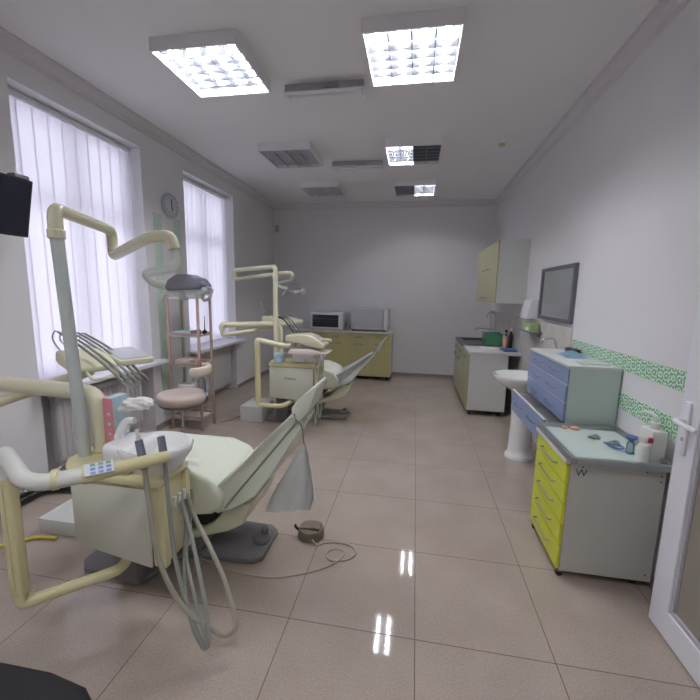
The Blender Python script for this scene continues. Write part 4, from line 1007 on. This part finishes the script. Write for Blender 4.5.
obj('syringe_tip', sweep(nb(), [A2 @ Vector((-.24,.0,.13)), A2 @ Vector((-.27,.0,.17)), A2 @ Vector((-.31,.0,.175))], [.007,.005], 8), 'chrome', t2)
for k, (x, z, bm_) in enumerate(((-1.09,.18,'hosegrey'),(-1.045,.14,'hose'),(-1.0,.22,'hosegrey'))):
    obj('hose', sweep(nb(), spline([(x,2.29,.91),(x+.005,2.24,.65),(x+.0,2.22,.38),(x-.02,2.24,z),(x-.05,2.30,z+.05),(x-.07,2.36,.40),(x-.09,2.41,.62)], 8), .008, 8), bm_, t2)
oplamp(t2, (-1.49,2.84,1.60), (1,.3,0), .60, (-1.50,2.77,1.74))

# things on and around the units
t = thing('glove_box', 'pink and pale blue glove box standing on the near dental unit, gloves sticking out', 'glove box', (-1.5,.04,TOP1))
g0 = bx(nb(), -1.532, -1.486, .0, .10, TOP1, 1.035, bev=.001, seg=1)
obj('carton', g0, 'bluebox', t, smooth=False)
obj('pink_face', bx(nb(), -1.5335, -1.484, -.0025, .0, TOP1+.001, 1.034), 'pinkbox', t, smooth=False)
obj('pink_side', bx(nb(), -1.5345, -1.532, -.0025, .10, TOP1+.001, 1.034), 'pinkbox', t, smooth=False)
b = nb()
for k in range(4): lathe(b, (-1.506,-.0032,.80+k*.05), [(.008,0),(.008,.012)], 8, sy=.1)
obj('white_print', b, 'labelw', t)
random.seed(3)
b = nb(); bmesh.ops.create_icosphere(b, subdivisions=4, radius=1)
for v in b.verts:
    p = v.co.copy(); f = 1+.16*math.sin(6*p.x+4*p.z+1)+.10*math.sin(11*p.y+7*p.z)+.05*math.sin(19*p.x-13*p.y)
    v.co = Vector((-1.405+p.x*.085*f, .055+p.y*.045*f, 1.0+p.z*.03*f+.015*p.x-.02*p.x*p.x))
obj('crumpled_gloves', b, 'paper', t, ang=70)
b = nb(); lathe(b, (-1.53,2.36,TOP2), [(.04,0),(.045,.004),(.04,.05),(.034,.055)], 20); solo('tumbler', b, 'bluecloth', 'pale blue cup on the deck of the far dental unit', 'cup')
solo('tissue_pack', bx(nb(), -1.60,-1.50,2.42,2.5,TOP2,TOP2+.09,bev=.004), 'bluebox', 'blue and white pack standing on the far dental unit deck', 'pack')

# step boxes
solo('step_box', bx(nb(), -2.385,-1.96,.315,.60,0,.095,bev=.004), 'white', 'low white box on the floor under the near window, behind the near unit', 'box')
solo('step_box', bx(nb(), -2.09,-1.81,2.555,2.93,0,.19,bev=.004), 'white', 'taller white box on the floor beside the far dental unit', 'box')

# ------------------------------------------------------------------ stool
t = thing('operator_stool', 'round dusty pink stool with a curved cream backrest, in front of the wooden rack', 'stool', (-2.21,1.6,0))
sx, sy, sz = -2.21, 1.6, .595
obj('seat', lathe(nb(), (sx,sy,sz-.10), [(.15,0),(.20,.008),(.217,.035),(.218,.075),(.203,.098),(.16,.108),(.05,.102),(.01,.101)], 40), 'stool', t, ang=60)
obj('seat_ring', lathe(nb(), (sx,sy,sz-.12), [(.12,0),(.18,.002),(.2,.02)], 32), 'plate', t)
obj('gas_column', sweep(nb(), [(sx,sy,sz-.11),(sx,sy,.26),(sx,sy,.259),(sx,sy,.10)], [.014,.014,.024,.024], 20), 'chrome', t)
for k in range(5):
    a = 2*PI*k/5+.3; lg = obj('leg', sweep(nb(), [(sx,sy,.11),(sx+.14*math.cos(a),sy+.14*math.sin(a),.095),(sx+.27*math.cos(a),sy+.27*math.sin(a),.062)], [.02,.014], 10), 'chrome', t)
    obj('caster', cyl(nb(), (sx+.265*math.cos(a),sy+.265*math.sin(a),.027), .027, -.014, .014, 18, axis='y' if k%2 else 'x', bev=.004), 'darkgap', lg)
arc = []
for k in range(15):
    a = math.radians(-62+k*10); arc.append((sx+.06+.165*math.cos(a), sy+.08+.165*math.sin(a), .805))
b = nb(); 
for sgn in (0,):
    n = 10; rings = []
    for i, p in enumerate(arc):
        q0 = Vector(arc[max(i-1,0)]); q1 = Vector(arc[min(i+1,len(arc)-1)]); T_ = (q1-q0).normalized(); S_ = T_.cross(Vector((0,0,1)))
        k2 = 1 if 0 < i < len(arc)-1 else .7
        rings.append([b.verts.new(Vector(p)+S_*.024*k2*math.copysign(abs(math.cos(2*PI*j/16))**.6, math.cos(2*PI*j/16))+Vector((0,0,1))*.045*k2*math.copysign(abs(math.sin(2*PI*j/16))**.6, math.sin(2*PI*j/16))) for j in range(16)])
    for i in range(len(rings)-1):
        for j in range(16): b.faces.new((rings[i][j], rings[i][(j+1)%16], rings[i+1][(j+1)%16], rings[i+1][j]))
    b.faces.new(rings[0][::-1]); b.faces.new(rings[-1])
obj('backrest', b, 'stoolback', t, ang=60)
obj('back_bracket', tube([(sx+.10,sy+.08,sz-.11),(sx+.235,sy+.10,sz-.11),(sx+.228,sy+.10,.78)], .013, .05), 'chrome', t)

# ------------------------------------------------------------------ wooden rack
rx0, rx1, ry0, ry1 = -2.72, -2.335, 2.14, 2.42
t = thing('wooden_rack', 'tall open wooden rack with white shelves between the two windows', 'rack', (-2.53, 2.28, 0))
for x in (rx0+.014, rx1-.014):
    for y in (ry0+.014, ry1-.014): obj('post', bx(nb(), x-.012, x+.012, y-.012, y+.012, 0, 1.5, bev=.002), 'wood', t)
shz = [.12, .72, 1.05, 1.46]
for z in shz:
    sh = obj('shelf', bx(nb(), rx0+.03, rx1-.03, ry0+.01, ry1-.01, z, z+.014), 'shelf', t, smooth=False)
    if z < 1.4:
        b = nb(); bx(b, rx0+.028, rx1-.028, ry0+.002, ry0+.016, z+.014, z+.04); bx(b, rx0+.028, rx1-.028, ry1-.016, ry1-.002, z+.014, z+.04); bx(b, rx0+.002, rx0+.016, ry0+.028, ry1-.028, z+.014, z+.04); bx(b, rx1-.016, rx1-.002, ry0+.028, ry1-.028, z+.014, z+.03)
        obj('rail', b, 'wood', sh)
obj('shelf', bx(nb(), rx0+.03, rx1-.03, ry0+.01, ry1-.01, .36, .374), 'shelf', t, smooth=False)
def put(name, bm, m, label, cat, group='things on the wooden rack'): solo(name, bm, m, label, cat, group)
put('book', bx(nb(), -2.68,-2.48,2.19,2.38,1.065,1.10,bev=.003), 'bluebox', 'pale blue book on the rack shelf at mid height', 'book')
put('instrument_case', bx(nb(), -2.47,-2.40,2.19,2.30,1.065,1.12,bev=.006), 'plate', 'dark grey case on the rack shelf beside the pale blue book', 'case')
b = nb(); lathe(b, (-2.38,2.33,1.065), [(.025,0),(.026,.004),(.024,.04),(.012,.05),(.006,.055),(.003,.2),(.002,.21)], 14); put('thin_ornament', b, 'black', 'dark thin spike standing on the right of the rack shelf', 'ornament')
put('carton_box', bx(nb(), -2.66,-2.50,2.18,2.34,.735,.79,bev=.002), 'stool', 'pinkish carton on the second rack shelf', 'carton')
b = nb(); lathe(b, (-2.43,2.26,.735), [(.03,0),(.035,.01),(.035,.05),(.02,.06)], 16); put('jar', b, 'peach', 'brown jar on the second rack shelf, right of the carton', 'jar')
b = nb(); lathe(b, (-2.42,2.3,.374), [(.035,0),(.04,.005),(.04,.18),(.015,.21),(.015,.24)], 18); put('water_bottle', b, 'clearplastic', 'clear bottle standing low on the rack behind the stool', 'bottle')
put('paper_bag', bx(nb(), -2.66,-2.50,2.2,2.38,.374,.5,bev=.01), 'paper', 'white paper pack low on the rack, left of the clear bottle', 'pack')

# ------------------------------------------------------------------ floor pipes and cables on the left
solo('floor_cable', sweep(nb(), spline([(-2.83,-.35,.02),(-2.65,-.05,.012),(-2.46,.14,.012),(-2.40,.19,.012),(-2.33,.25,.012),(-2.2,.27,.012)]), .011, 10), 'yellowpipe', 'yellow cable on the floor at the left edge', 'cable')
solo('drain_pipe', tube([(XL+.05,-.8,.10),(XL+.05,.85,.10),(XL+.05,1.0,.10)], .022), 'greypipe', 'grey pipe running low along the left wall under the window', 'pipe')
solo('drain_pipe', tube([(XL+.05,-.8,.035),(XL+.05,.7,.035),(-2.60,.78,.035),(-2.45,.70,.03)], .03), 'black', 'thick dark pipe on the floor at the foot of the left wall', 'pipe')
solo('floor_cable', sweep(nb(), spline([(-2.28,2.45,.008),(-2.2,2.62,.008),(-2.15,2.9,.008),(-2.05,3.1,.008),(-1.9,3.2,.008)]), .008, 8), 'wood', 'reddish cable on the floor between the rack and the far white box', 'cable')

# ------------------------------------------------------------------ black office chair at the lower left edge
t = thing('office_chair', 'black fabric office chair, only its seat edge showing at the lower left', 'office chair', (-1.25,-1.02,0))
b = prism(nb(), [(-1.36,-1.24),(-1.28,-1.31),(-.92,-1.31),(-.84,-1.24),(-.82,-.90),(-.85,-.815),(-.92,-.775),(-1.05,-.757),(-1.26,-.76),(-1.34,-.80),(-1.37,-.88)], 'z', .40, .475, bev=.025, seg=4)
obj('seat', b, 'fabricblack', t, ang=60)
obj('seat_pan', cyl(nb(), (-1.1,-1.05,0), .16, .375, .40, 24), 'black', t)
obj('gas_column', cyl(nb(), (-1.1,-1.05,0), .025, .10, .38, 20), 'black', t)
for k in range(5):
    a = 2*PI*k/5+.6; lg = obj('leg', sweep(nb(), [(-1.1,-1.05,.11),(-1.1+.28*math.cos(a),-1.05+.28*math.sin(a),.07)], [.025,.016], 10), 'black', t)
    obj('caster', cyl(nb(), (-1.1+.275*math.cos(a),-1.05+.275*math.sin(a),.028), .028, -.015, .015, 16, axis='x'), 'darkgap', lg)
obj('backrest', prism(nb(), [(-1.62,.55),(-1.56,.54),(-1.60,.98),(-1.65,.98)], 'y', -1.27, -.83, bev=.02), 'fabricblack', t)
obj('back_bar', tube([(-1.1,-1.05,.385),(-1.6,-1.05,.385),(-1.62,-1.05,.60)], .02, .05), 'black', t)

# ------------------------------------------------------------------ daylight and camera
w = bpy.data.worlds.new('overcast_sky'); sc.world = w; w.use_nodes = True; nt = w.node_tree
bg = nt.nodes['Background']; bg.inputs[0].default_value = (.94,.93,1.0,1); bg.inputs[1].default_value = 3.4

f, yaw, pitch, roll = 376.531, .168925, .151062, -.0202216
fwd = Vector((-math.sin(yaw)*math.cos(pitch), math.cos(yaw)*math.cos(pitch), -math.sin(pitch)))
rt = Vector((math.cos(yaw), math.sin(yaw), 0)); dn = fwd.cross(rt)
c_, s_ = math.cos(roll), math.sin(roll)
r2 = rt*c_+dn*s_; d2 = dn*c_-rt*s_
cam = bpy.data.cameras.new('camera'); co = bpy.data.objects.new('camera', cam); C.objects.link(co)
cam.sensor_width = 36; cam.lens = f/700*36; cam.clip_start = .05
co.matrix_world = Matrix(((r2.x,-d2.x,-fwd.x,-.065048),(r2.y,-d2.y,-fwd.y,-1.535766),(r2.z,-d2.z,-fwd.z,1.561246),(0,0,0,1)))
sc.camera = co
sc.view_settings.view_transform = 'Standard'; sc.view_settings.look = 'None'; sc.view_settings.gamma = 1; sc.view_settings.use_curve_mapping = False
sc.view_settings.exposure = 0.38
sc.cycles.max_bounces = 10; sc.cycles.diffuse_bounces = 6; sc.cycles.transparent_max_bounces = 12
sc.cycles.use_denoising = True
